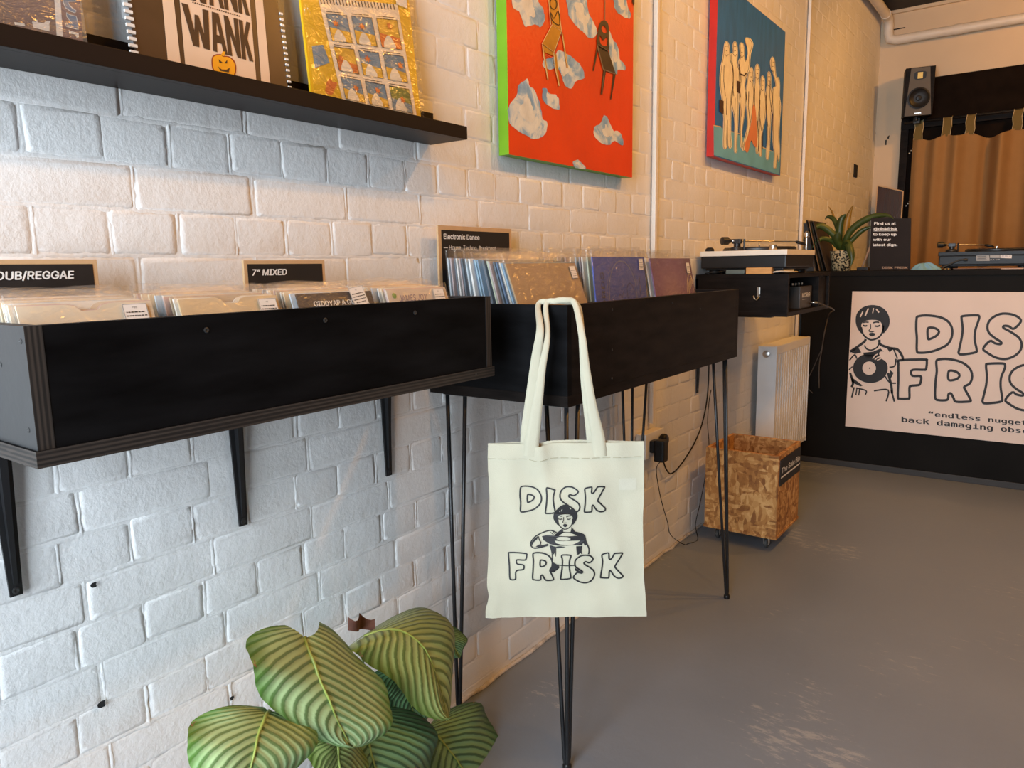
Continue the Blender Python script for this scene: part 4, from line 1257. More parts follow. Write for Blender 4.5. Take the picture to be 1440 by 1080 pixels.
# the print: bubble letters and the figure with a record
def FC(pts): return [((x / 3.857 + 660 - 720) * 6.753, (y / 3.857 + 600 - 670) * 6.753) for x, y in pts]
TB = {
 'D': [[(80, 110), (95, 88), (150, 86), (215, 100), (255, 130), (278, 175), (278, 220), (255, 262), (210, 298), (150, 316), (95, 322), (82, 305), (84, 240), (78, 170)], [(148, 170), (160, 163), (195, 170), (212, 188), (200, 212), (165, 232), (148, 230)]],
 'I': [[(328, 100), (345, 92), (405, 112), (405, 125), (392, 180), (396, 240), (408, 300), (405, 322), (330, 332), (318, 322), (328, 240), (332, 170)]],
 'S': [[(628, 128), (600, 100), (560, 84), (510, 86), (470, 115), (455, 155), (462, 195), (490, 225), (520, 245), (535, 262), (505, 300), (560, 325), (612, 318), (635, 300), (642, 270), (630, 238), (600, 212), (555, 185), (538, 168), (550, 155), (590, 162)]],
 'K': [[(688, 105), (700, 90), (745, 80), (755, 85), (752, 130), (765, 138), (785, 115), (805, 85), (820, 78), (870, 80), (872, 92), (845, 140), (812, 205), (830, 232), (880, 285), (882, 305), (870, 315), (835, 318), (800, 300), (770, 255), (758, 262), (755, 310), (740, 320), (695, 322), (685, 312), (692, 240), (694, 170)]],
 'F2': [FC([(213, 690), (222, 680), (305, 678), (312, 690), (308, 708), (300, 714), (262, 716), (256, 724), (262, 738), (292, 740), (298, 750), (292, 765), (262, 772), (252, 785), (252, 815), (245, 822), (228, 822), (220, 810), (218, 750)])],
 'R2': [[(200, 725), (210, 708), (260, 704), (320, 718), (365, 750), (382, 795), (378, 840), (360, 868), (375, 905), (395, 955), (385, 965), (330, 965), (308, 945), (290, 912), (275, 922), (275, 950), (262, 960), (215, 958), (198, 945), (202, 850), (205, 780)], [(270, 780), (285, 772), (315, 782), (325, 802), (310, 825), (272, 830)]],
 'I2': [[(470, 735), (485, 722), (550, 722), (558, 735), (545, 780), (545, 850), (556, 925), (552, 950), (480, 962), (462, 955), (466, 920), (476, 840), (478, 770)]],
 'S2': [[(768, 770), (745, 740), (700, 728), (650, 733), (605, 765), (595, 805), (605, 835), (640, 862), (668, 882), (660, 897), (630, 890), (612, 895), (582, 935), (600, 960), (650, 985), (700, 992), (750, 975), (780, 930), (775, 885), (740, 850), (690, 815), (682, 798), (700, 790), (735, 802)]],
 'K2': [[(850, 735), (862, 722), (890, 712), (915, 712), (918, 760), (932, 770), (950, 750), (965, 720), (980, 712), (1040, 712), (1042, 725), (1015, 770), (975, 835), (985, 860), (1045, 925), (1048, 942), (1035, 950), (1000, 952), (965, 930), (935, 885), (922, 890), (918, 945), (905, 955), (850, 952), (840, 942), (852, 860), (858, 790)]]}
bgf = lambda l: (lambda x, y: bag_px(720 + x / 6.753, 670 + y / 6.753, l))
for ls in TB.values():
    b = MB()
    for lp in ls:
        b.stroke(smooth_loop(lp, 4), 14, bgf(0.0016), True)
    b.build('printed_letter', M_INK, bag)
b = MB()
B1, B2 = bgf(0.0021), bgf(0.0026)
b.poly([smooth_loop([(395, 380), (395, 340), (410, 310), (445, 270), (490, 245), (540, 255), (585, 285), (615, 330), (618, 370), (600, 410), (578, 438), (570, 425), (578, 390), (568, 352), (540, 338), (490, 336), (450, 345), (430, 365), (438, 405), (436, 440), (415, 415)], 3)], B1)
for s_, w_ in (([(432, 365), (440, 425), (465, 460), (500, 478), (540, 465), (568, 430), (575, 380)], 9), ([(440, 379), (458, 383), (476, 378)], 9), ([(522, 381), (540, 385), (556, 378)], 9), ([(455, 358), (480, 352)], 5), ([(515, 362), (535, 353), (562, 350)], 9),
             ([(490, 362), (488, 395), (480, 412), (500, 420), (516, 415)], 6), ([(430, 515), (370, 495), (300, 515), (230, 550), (185, 600), (182, 640), (215, 662), (280, 655), (345, 635)], 11),
             ([(600, 510), (650, 525), (685, 545), (700, 600), (728, 670), (725, 720)], 12), ([(662, 640), (655, 690), (662, 715)], 8), ([(430, 818), (500, 825), (590, 820)], 8), ([(360, 640), (378, 700), (385, 780)], 8), ([(415, 650), (412, 740)], 8),
             ([(250, 555), (262, 590), (275, 615), (255, 645)], 8), ([(612, 640), (618, 720)], 8), ([(365, 512), (400, 540)], 6), ([(385, 500), (412, 530)], 6)):
    b.stroke(smooth_loop(s_, 4, False), w_, B1)
b.poly([smooth_loop([(485, 435), (505, 428), (525, 437), (515, 455), (495, 455)], 3)], B1)
b.poly([[(440, 502), (478, 470), (488, 505), (555, 507), (566, 458), (600, 508), (685, 545), (696, 590), (660, 632), (620, 628), (520, 632), (430, 637), (360, 625), (300, 590), (285, 553), (330, 540), (400, 545), (425, 517)], ellipse(488, 570, 68, 20, 24)], B1)
for q in ([(365, 635), (420, 652), (412, 690), (395, 722), (372, 690)], [(612, 640), (660, 640), (652, 700), (625, 720)], [(385, 790), (445, 825), (448, 850), (395, 892), (352, 878), (380, 840)], [(595, 800), (600, 845), (640, 875), (672, 882), (655, 897), (620, 885), (598, 870)],
          [(225, 650), (250, 632), (290, 635), (340, 622), (345, 640), (280, 658)], [(185, 610), (215, 575), (250, 548), (240, 580), (205, 610), (190, 640)], [(415, 648), (450, 640), (510, 645), (470, 655), (430, 662)], [(668, 600), (690, 590), (712, 628), (690, 640)]):
    b.poly([q], B1)
b.build('printed_figure', M_INK, bag)
b = MB()
for s_ in ([(478, 285), (468, 305)], [(460, 300), (452, 312)], [(548, 272), (558, 288)]):
    b.stroke(s_, 6, B2)
b.build('hair_highlight', M_COTTON2, bag)

# ------------------------------------------------------------------ calathea plant
def leaf_mat(name, light, dark, freq, rib=(0.35, 0.42, 0.16)):
    m, nt, b = _new(name)
    L = nt.links.new
    uv = N(nt, 'ShaderNodeUVMap'); sp = N(nt, 'ShaderNodeSeparateXYZ'); L(uv.outputs[0], sp.inputs[0])
    def M2(op, a, b_, c=None):
        n = N(nt, 'ShaderNodeMath', _operation=op)
        for i, q in enumerate((a, b_, c)):
            if q is None: continue
            if isinstance(q, (int, float)): n.inputs[i].default_value = q
            else: L(q, n.inputs[i])
        return n.outputs[0]
    u = M2('MULTIPLY_ADD', sp.outputs[0], 2.0, -1.0)
    au = M2('ABSOLUTE', u, 0)
    aup = M2('POWER', au, 1.25)
    nz = N(nt, 'ShaderNodeTexNoise', Scale=7.0, Detail=3.0); L(uv.outputs[0], nz.inputs['Vector'])
    s = M2('MULTIPLY_ADD', aup, -0.46, sp.outputs[1])
    s = M2('MULTIPLY_ADD', nz.outputs['Fac'], 0.035, s)
    ph = M2('MULTIPLY', s, freq * 2 * PI)
    w = M2('MULTIPLY_ADD', M2('SINE', ph, 0), 0.5, 0.5)
    w2 = M2('MULTIPLY_ADD', M2('SINE', M2('MULTIPLY', ph, 3.0), 0), 0.5, 0.5)
    ww = M2('MULTIPLY_ADD', w2, 0.14, M2('MULTIPLY', w, 0.86))
    r = ramp(nt, [(0.05, dark), (0.20, [a * .55 + c * .45 for a, c in zip(light, dark)]), (0.42, light), (1.0, [min(1, c * 1.10) for c in light])])
    L(ww, r.inputs[0])
    # greener towards the margin
    mg = ramp(nt, [(0.70, (0, 0, 0)), (0.98, (0.75, 0.75, 0.75))]); L(au, mg.inputs[0])
    mx = N(nt, 'ShaderNodeMix', _data_type='RGBA'); L(mg.outputs[0], mx.inputs[0]); L(r.outputs[0], mx.inputs[6])
    mx.inputs[7].default_value = (dark[0] * 1.9, dark[1] * 1.7, dark[2], 1)
    # dry brown nicks on the margin
    n2 = N(nt, 'ShaderNodeTexNoise', Scale=4.0, Detail=4.0); L(uv.outputs[0], n2.inputs['Vector'])
    bn = M2('MULTIPLY', M2('GREATER_THAN', au, 0.955), M2('GREATER_THAN', n2.outputs['Fac'], 0.58))
    mb_ = N(nt, 'ShaderNodeMix', _data_type='RGBA'); L(bn, mb_.inputs[0]); L(mx.outputs[2], mb_.inputs[6]); mb_.inputs[7].default_value = (0.25, 0.13, 0.06, 1)
    L(mb_.outputs[2], b.inputs['Base Color'])
    b.inputs['Roughness'].default_value = 0.38
    b.inputs['Specular IOR Level'].default_value = 0.4
    bp = N(nt, 'ShaderNodeBump', Strength=0.35, Distance=0.004)
    L(w, bp.inputs['Height']); L(bp.outputs[0], b.inputs['Normal'])
    return m
LF_A = leaf_mat('striped_leaf', srgb(170, 196, 142), srgb(50, 92, 24), 11)
LF_B = leaf_mat('striped_leaf_deep', srgb(112, 152, 108), srgb(14, 54, 24), 13)
LF_C = leaf_mat('striped_leaf_olive', srgb(152, 166, 100), srgb(54, 78, 16), 13)
M_RIB = pm('leaf_midrib', srgb(150, 165, 80), 0.45, var=0.15, vscale=30)
M_STEM = pm('leaf_stalk', srgb(96, 110, 60), 0.5, var=0.2, vscale=30)
PC0 = (0.24, 0.90)
plant = empty('potted_calathea', (PC0[0], PC0[1], 0), 'potted plant with large round striped green leaves on the floor by the wall', 'plant')
def cpx(x, y, xp):
    r = ray(240 + x / 3.13, 820 + y / 3.13)
    return CAM + r * ((xp - CAM.x) / r.x)
def bez(a, b_, c, t): return a * (1 - t) ** 2 + b_ * 2 * t * (1 - t) + c * t * t
def calathea(base, mid, tip, left, right, mat_, back=0.16, cup=0.10, wob=1.0, seed=0, asym=0.0, nup=None):
    B, C_, T_ = cpx(*base), cpx(*mid), cpx(*tip)
    Cc = C_ * 2 - (B + T_) * 0.5
    Lp, Rp = cpx(*left), cpx(*right)
    S = (Rp - Lp) / 2
    midc = (Rp + Lp) / 2
    off = (midc - bez(B, Cc, T_, 0.45))
    shift = S.dot(off) / max(S.length_squared, 1e-6)
    nrm = S.cross(T_ - B).normalized()
    if nrm.dot(CAM - B) < 0: nrm = -nrm
    ln = (T_ - B).length
    def f(uu, vv):
        u = uu * 2 - 1
        prof = (max(0, math.sin(PI * min(1, (vv * 0.99 + 0.01) ** 0.84)))) ** 0.52
        if vv >= 0.999: prof = 0.02
        t = vv - back * (1 + asym * u) * (abs(u) ** 1.6) * (1 - vv) ** 1.5 * 1.6 + 0.05 * abs(u) * vv * (1 - vv)
        p = bez(B, Cc, T_, max(t, -0.25))
        sl = 1 + shift if u > 0 else 1 - shift
        p = p + S * (u * prof * sl)
        d = -cup * ln * (u * u) * prof + 0.035 * ln * (1 - abs(u)) ** 2 * -1.0
        d += wob * 0.010 * math.sin(7 * vv + 2.2 * u + seed) * abs(u) + wob * 0.006 * math.sin(15 * vv + seed * 2) * u * u
        d += 0.0012 * math.sin((vv - 0.46 * abs(u) ** 1.25) * 11 * 2 * PI) * (1 - abs(u) * .5)
        return p + nrm * d
    o = MB().grid(f, 28, 56).build('leaf', mat_, plant, True)
    rb = [Vector(f(0.5, t / 14)) + nrm * 0.0012 for t in range(15)]
    MB().tube(rb, [0.0030 * (1 - i / 15) + 0.0006 for i in range(15)], 6).build('midrib', M_RIB, o, True)
    g0 = Vector((PC0[0] + (B.x - PC0[0]) * .15, PC0[1] + (B.y - PC0[1]) * .15, 0.19))
    mid_ = (g0 + B) / 2 + Vector((0, 0, 0.03)) - nrm * 0.02
    MB().tube([bez(g0, mid_, B + nrm * 0.0, t / 8) - nrm * 0.004 for t in range(9)], 0.0032, 6).build('stalk', M_STEM, plant, True)
calathea((600, 236, .30), (690, 470, .36), (805, 722, .37), (338, 400, .33), (945, 480, .33), LF_A, back=0.10, cup=0.10, asym=0.35, seed=1)
calathea((866, 228, .20), (1105, 250, .27), (1228, 598, .30), (965, 450, .30), (1235, 215, .20), LF_C, back=0.16, cup=0.16, seed=2, wob=1.4)
calathea((440, 562, .34), (385, 700, .38), (330, 1010, .40), (42, 800, .36), (600, 830, .38), LF_A, back=0.09, cup=0.12, seed=3)
calathea((860, 590, .25), (905, 790, .29), (985, 1090, .30), (640, 830, .26), (1150, 760, .26), LF_B, back=0.12, cup=0.08, seed=4)
calathea((1140, 640, .17), (1260, 760, .22), (1400, 1010, .24), (1020, 900, .22), (1425, 600, .17), LF_B, back=0.12, cup=0.08, seed=5)
calathea((738, 690, .30), (750, 800, .32), (775, 1060, .33), (590, 830, .30), (870, 810, .30), LF_C, back=0.10, cup=0.18, seed=6)
calathea((1010, 390, .16), (1050, 480, .18), (1090, 640, .19), (925, 510, .17), (1140, 480, .17), LF_B, back=0.15, cup=0.12, seed=7)
calathea((1150, 200, .12), (1230, 250, .13), (1275, 330, .14), (1160, 300, .13), (1292, 245, .13), LF_B, back=0.1, cup=0.1, seed=8)
calathea((880, 500, .14), (900, 640, .16), (920, 800, .18), (760, 640, .15), (1040, 640, .15), LF_B, back=0.15, cup=0.1, seed=9)
b = MB()
b.grid(lambda u, v: cpx(780 + 110 * u, 148 + 60 * v + 14 * math.sin(u * 9) * (1 - v), .15) + Vector((0.01 * math.sin(u * 7), 0, 0)), 12, 5)
b.build('dry_leaf', pm('dry_brown_leaf', srgb(96, 56, 42), 0.7, var=0.4, vscale=40), plant, True)
MB().lathe([(0.085, 0.0), (0.09, 0.005), (0.115, 0.17), (0.118, 0.20), (0.108, 0.20), (0.104, 0.175)], (PC0[0], PC0[1], 0), 28).build('plant_pot', pm('terracotta', srgb(150, 92, 66), 0.75, var=0.1, bump=0.1), plant, True, auto=40)
MB().lathe([(0.103, 0.174), (0.06, 0.182), (0.01, 0.186)], (PC0[0], PC0[1], 0), 24).build('soil', pm('dark_soil', (0.03, 0.022, 0.016), 0.95, var=0.4, vscale=60, bump=0.6, bscale=150), plant)

# ------------------------------------------------------------------ radiator
RX0, RX1, RY0, RY1, RZ0, RZ1 = 0.03, 0.125, 3.93, 4.575, 0.165, 0.795
M_RAD = pm('white_radiator_enamel', (0.80, 0.80, 0.80), 0.32, var=0.03)
rad = empty('radiator', (0.08, (RY0 + RY1) / 2, RZ0), 'white double panel radiator with ribbed front mounted on the wall', 'radiator')
b = MB()
nrib = 14
pit = (RY1 - RY0 - 0.024) / nrib
ys, prof = [], []
for i in range(nrib):
    y = RY0 + 0.012 + i * pit
    ys += [y, y + pit * .58, y + pit * .60, y + pit * .98]
    prof += [RX1 - .001, RX1 - .001, RX1 - .030, RX1 - .030]
vs, fs = [], []
for (y, x) in zip(ys, prof):
    vs += [(x, y, RZ0 + 0.03), (x, y, RZ1 - 0.045)]
for i in range(len(ys) - 1):
    fs.append((2 * i, 2 * i + 2, 2 * i + 3, 2 * i + 1))
b.add(vs, fs)
b.box(RX1 - 0.014, RX1 - 0.001, RY0 + 0.004, RY1 - 0.004, RZ1 - 0.045, RZ1 - 0.012, 0.003)
b.box(RX1 - 0.014, RX1 - 0.001, RY0 + 0.004, RY1 - 0.004, RZ0 + 0.005, RZ0 + 0.03, 0.003)
b.box(RX0, RX0 + 0.012, RY0 + 0.01, RY1 - 0.01, RZ0, RZ1 - 0.012)
b.build('ribbed_panel', M_RAD, rad)
for y in (RY0, RY1 - 0.006):
    MB().box(RX0 - 0.002, RX1, y, y + 0.006, RZ0, RZ1 - 0.004, 0.002).build('side_panel', M_RAD, rad)
b = MB()
b.box(RX0, RX1 - 0.002, RY0 + 0.004, RY1 - 0.004, RZ1 - 0.008, RZ1 - 0.002, 0.001)
b.box(RX1 - 0.016, RX1, RY0 + 0.003, RY1 - 0.003, RZ1 - 0.014, RZ1, 0.003)
b.build('top_grille', M_RAD, rad)
pl_ = onplane((0, RY0 - 0.001, 0), (0, -1, 0))
MB().lathe([(0.018, -0.004), (0.019, 0.004), (0.012, 0.007)], (0.072, RY0 - 0.003, RZ1 - 0.042), 16, Matrix.Rotation(PI / 2, 3, 'X')).build('bleed_plug', M_CHROME, rad, True, auto=40)
MB().tube([(0.07, RY1 - 0.03, RZ0 + 0.01), (0.07, RY1 - 0.03, 0.10), (0.05, RY1 - 0.03, 0.06), (0.05, RY1 - 0.03, 0.0)], 0.008, 10).build('pipe', M_CHROME, rad, True)
MB().lathe([(0.016, 0.09), (0.018, 0.10), (0.018, 0.14), (0.012, 0.15)], (0.085, RY1 - 0.03, 0), 14).build('valve', M_WHITEPIPE, rad, True, auto=40)

# ------------------------------------------------------------------ OSB crate on castors
def osb():
    m, nt, b = _new('oriented_strand_board')
    L = nt.links.new
    v = coords(nt, (1, 1, 1))
    nz = N(nt, 'ShaderNodeTexNoise', Scale=9.0, Detail=2.0); L(v, nz.inputs['Vector'])
    mxv = N(nt, 'ShaderNodeMix', _data_type='RGBA'); mxv.inputs[0].default_value = 0.03
    L(v, mxv.inputs[6]); L(nz.outputs['Color'], mxv.inputs[7])
    cols = None
    outs = []
    for sc_, rot in (((22, 62, 74), 0.5), ((64, 64, 20), -0.7), ((74, 22, 48), 1.1)):
        mp = N(nt, 'ShaderNodeMapping'); mp.inputs['Scale'].default_value = sc_; mp.inputs['Rotation'].default_value = (rot, rot * .6, rot * .8)
        L(mxv.outputs[2], mp.inputs[0])
        vo = N(nt, 'ShaderNodeTexVoronoi', Scale=1.0); L(mp.outputs[0], vo.inputs['Vector'])
        outs.append(vo.outputs['Color'])
    mx = N(nt, 'ShaderNodeMix', _data_type='RGBA'); mx.inputs[0].default_value = 0.5
    gr = N(nt, 'ShaderNodeTexNoise', Scale=14.0, Detail=1.0); L(v, gr.inputs['Vector'])
    st = ramp(nt, [(0.46, (0, 0, 0)), (0.5, (1, 1, 1))]); L(gr.outputs['Fac'], st.inputs[0])
    m0 = N(nt, 'ShaderNodeMix', _data_type='RGBA'); L(st.outputs[0], m0.inputs[0]); L(outs[0], m0.inputs[6]); L(outs[1], m0.inputs[7])
    mx.inputs[0].default_value = 0.35
    L(m0.outputs[2], mx.inputs[6]); L(outs[2], mx.inputs[7])
    sp = N(nt, 'ShaderNodeSeparateColor'); L(mx.outputs[2], sp.inputs[0])
    r = ramp(nt, [(0.15, srgb(132, 84, 36)), (0.42, srgb(168, 116, 58)), (0.6, srgb(188, 138, 76)), (0.9, srgb(212, 168, 108))])
    L(sp.outputs[0], r.inputs[0]); L(r.outputs[0], b.inputs['Base Color'])
    bp = N(nt, 'ShaderNodeBump', Strength=0.3, Distance=0.002); L(sp.outputs[0], bp.inputs['Height']); L(bp.outputs[0], b.inputs['Normal'])
    b.inputs['Roughness'].default_value = 0.6
    return m
M_OSB = osb()
OX0, OX1, OY0, OY1, OZ0, OZ1 = 0.078, 0.395, 3.10, 3.43, 0.058, 0.424
crate = empty('wooden_crate', ((OX0 + OX1) / 2, (OY0 + OY1) / 2, 0), 'open chipboard crate on castors standing on the grey floor', 'crate')
tk = 0.015
MB().box(OX0, OX1, OY0, OY0 + tk, OZ0 + .012, OZ1, 0.001).build('side_panel', M_OSB, crate)
MB().box(OX0, OX1, OY1 - tk, OY1, OZ0 + .012, OZ1, 0.001).build('side_panel', M_OSB, crate)
MB().box(OX0, OX0 + tk, OY0 + tk, OY1 - tk, OZ0 + .012, OZ1, 0.001).build('side_panel', M_OSB, crate)
MB().box(OX1 - tk, OX1, OY0 + tk, OY1 - tk, OZ0 + .012, OZ1, 0.001).build('side_panel', M_OSB, crate)
MB().box(OX0 - .003, OX1 + .003, OY0 - .003, OY1 + .003, OZ0, OZ0 + .012, 0.001).build('base_board', M_OSB, crate)
for (x, y) in ((OX0 + .05, OY0 + .04), (OX1 - .05, OY0 + .04), (OX0 + .05, OY1 - .05), (OX1 - .05, OY1 - .05)):
    b = MB()
    b.box(x - .016, x + .016, y - .016, y + .016, OZ0 - .003, OZ0)
    b.box(x - .011, x - .009, y - .008, y + .014, .018, OZ0 - .003).box(x + .009, x + .011, y - .008, y + .014, .018, OZ0 - .003)
    o = b.build('castor', M_CHROME, crate)
    MB().lathe([(0.018, -.007), (0.021, -.004), (0.021, .004), (0.018, .007)], (x, y + .004, 0.021), 16, Matrix.Rotation(PI / 2, 3, 'Y')).build('wheel', pm('castor_tyre', (0.05, 0.05, 0.05), 0.5), o, True, auto=40)
b = MB()
cs = lambda l: (lambda a, c: (OX1 + l, OY0 + a, OZ1 + c))
o = MB().box(OX1, OX1 + .003, OY0 + .02, OY1 - .005, OZ1 - .135, OZ1 - .022).build('crate_sign', M_SIGNBLACK, crate)
put_text(b, 'The Sale Bin', 0.034, -0.083, 0.034, cs(0.0038), width=0.275, bold=0.01)
b.stroke([(0.03, -0.100), (0.315, -0.100)], 0.007, cs(0.0038))
b.build('sign_lettering', M_WHITEPRINT, o)

# ------------------------------------------------------------------ double socket, plugs and their cords
sock = empty('wall_socket', (0.02, 2.645, 0.475), 'white double wall socket box beneath the twelve-inch bin', 'socket')
MB().box(0.003, 0.040, 2.565, 2.725, 0.480, 0.575, 0.004).build('back_box', M_WHITEPIPE, sock)
MB().box(0.040, 0.046, 2.563, 2.727, 0.478, 0.577, 0.003).build('face_plate', pm('socket_plate', (0.80, 0.78, 0.75), 0.35), sock)
plug1 = empty('power_adapter', (0.08, 2.618, 0.475), 'black power adapter in the near outlet of the white wall socket', 'plug')
MB().box(0.046, 0.064, 2.595, 2.645, 0.500, 0.548, 0.005).build('plug_base', M_BLACKPLASTIC, plug1)
MB().box(0.062, 0.105, 2.598, 2.642, 0.466, 0.552, 0.008).build('adapter_body', M_BLACKPLASTIC, plug1)
plug2 = empty('power_plug', (0.07, 2.69, 0.50), 'round black mains plug in the far outlet of the white wall socket', 'plug')
MB().lathe([(0.020, -.010), (0.025, -.004), (0.025, .010), (0.019, .017)], (0.060, 2.690, 0.535), 20, Matrix.Rotation(PI / 2, 3, 'Y')).build('plug_body', M_BLACKPLASTIC, plug2, True, auto=50)
MB().box(0.048, 0.072, 2.678, 2.702, 0.492, 0.525, 0.006).build('cord_grip', M_BLACKPLASTIC, plug2)
wp = onplane((0.022, 0, 0), (1, 0, 0))
pts = [Vector((0.060, 2.690, 0.495))] + [wp(x, y) for x, y in ((933, 648), (937, 660), (943, 666), (952, 660), (964, 644), (976, 624), (986, 600), (993, 570), (996, 540), (997, 505))]
MB().tube([Vector(p) for p in smooth_loop([tuple(p) for p in pts], 5, False)], 0.0032, 7).build('power_cord', M_BLACKPLASTIC, plug2, True)
pts = [Vector((0.085, 2.62, 0.468))] + [wp(x, y) for x, y in ((923, 660), (927, 690), (933, 715), (939, 735), (943, 752))] + [onplane((0, 0, 0.004), (0, 0, 1))(*p) for p in ((950, 763), (960, 762), (972, 757))] + [onplane((0.06, 0, 0), (1, 0, 0))(*p) for p in ((978, 738), (984, 710), (990, 680), (994, 655), (997, 625), (995, 595), (997, 565), (1000, 548))]
for i in (6, 7, 8):
    pts[i].x = max(pts[i].x, 0.02 + 0.015 * (i - 5))
    pts[i].z = 0.004
MB().tube([Vector(p) for p in smooth_loop([tuple(p) for p in pts], 5, False)], 0.0018, 6).build('adapter_cord', M_BLACKPLASTIC, plug1, True)

# ------------------------------------------------------------------ wall cabinet with the listening deck
KX0, KX1, KY0, KY1, KZ0, KZ1 = 0.006, 0.40, 3.12, 3.80, 1.005, 1.180
cab = empty('wall_cabinet', (0.2, (KY0 + KY1) / 2, KZ0), 'black wall-hung cabinet with one open bay below the white turntable', 'cabinet')
tk = 0.018
MB().box(KX0, KX1, KY0, KY1, KZ1 - tk, KZ1, 0.001).build('top_board', M_BLACKWOOD, cab)
MB().box(KX0, KX1, KY0, KY1, KZ0, KZ0 + tk, 0.001).build('bottom_board', M_BLACKWOOD, cab)
for y in (KY0, 3.600, KY1 - tk):
    MB().box(KX0, KX1, y, y + tk, KZ0 + tk, KZ1 - tk, 0.0008).build('upright_panel', M_BLACKWOOD, cab)
MB().box(KX0, KX0 + 0.01, KY0, KY1, KZ0 + tk, KZ1 - tk).build('back_panel', M_BLACKWOOD, cab)
MB().box(KX1 - 0.03, KX1 - 0.012, 3.618, KY1 - tk, KZ0 + tk, KZ1 - tk).build('blank_panel', M_BLACKWOOD, cab)
hk = onplane((0, KY0 - 0.002, 0), (0, -1, 0))
hook = empty('coat_hook', hk(1067, 425), 'small steel hook screwed to the end of the wall cabinet', 'hook')
b = MB()
b.box(hk(1067, 405).x - .006, hk(1067, 405).x + .006, KY0 - .003, KY0, hk(1067, 418).z, hk(1067, 404).z, 0.001)
b.build('hook_plate', M_CHROME, hook)
c0 = hk(1068, 414)
MB().tube([c0, c0 + Vector((0, -.012, -.012)), c0 + Vector((-.004, -.022, -.022)), c0 + Vector((-.012, -.026, -.018)), c0 + Vector((-.016, -.026, -.004))], 0.0028, 8).build('hook_arm', M_CHROME, hook, True)
bracket(3.16, KZ0, 0.652, 0.33, 'black tapered wall bracket under the wall cabinet beyond the bins')
ks = onplane((KX1 - 0.10, 0, 0), (1, 0, 0))
amp = empty('headphone_amplifier', (KX1 - 0.10, 3.42, KZ0 + tk), 'small black audio box with white logo inside the open cabinet bay', 'audio device')
b = MB(); b.box(KX1 - 0.15, KX1 - 0.02, 3.370, 3.560, KZ0 + tk + .001, KZ0 + tk + 0.098, 0.002); b.build('housing', pm('charcoal_housing', srgb(48, 42, 36), 0.45, var=0.1), amp)
fa = lambda a, c: (KX1 - 0.0195, 3.370 + a, KZ0 + tk + c)
b = MB(); put_text(b, 'KORG', 0.03, 0.050, 0.026, fa, width=0.13, bold=0.02, shear=0.1)
b.stroke([(0.04, 0.040), (0.11, 0.040)], 0.0016, fa)
b.build('logo_print', M_WHITEPRINT, amp)
MB().tube([(KX1 - .02, 3.525, KZ0 + tk + .022), (KX1 + .015, 3.53, KZ0 + tk + .022)], 0.005, 8).build('jack_plug', M_CHROME, amp, True)
for i, y in enumerate((3.20, 3.25, 3.30, 3.35)):
    MB().lathe([(0.005, 0), (0.006, .003), (0.005, .012)], (KX1 - .06, y + .19, KZ0 + tk + .1), 10).build('knob', M_CHROME, amp)
kp = onplane((KX1 + 0.02, 0, 0), (1, 0, 0))
pts = [Vector((KX1 + .015, 3.53, KZ0 + tk + .022)), Vector((KX1 + .03, 3.62, KZ0 + .02)), Vector((KX1 + .02, 3.82, KZ0 - 0.01))] + [onplane((0, 4.66, 0), (0, -1, 0))(*p) for p in ((1166, 442), (1160, 465), (1156, 490), (1152, 515), (1152, 546))]
MB().tube([Vector(p) for p in smooth_loop([tuple(p) for p in pts], 5, False)], 0.0035, 6).build('headphone_cord', pm('grey_cord', srgb(70, 62, 54), 0.5), amp, True)
pts = [onplane((0, 4.67, 0), (0, -1, 0))(*p) for p in ((1155, 492), (1148, 508), (1140, 525), (1133, 541), (1143, 553))]
MB().tube([Vector(p) for p in smooth_loop([tuple(p) for p in pts], 5, False)], 0.0028, 6).build('cord_tail', pm('grey_cord', srgb(70, 62, 54), 0.5), bpy.data.objects['headphone_cord'], True)

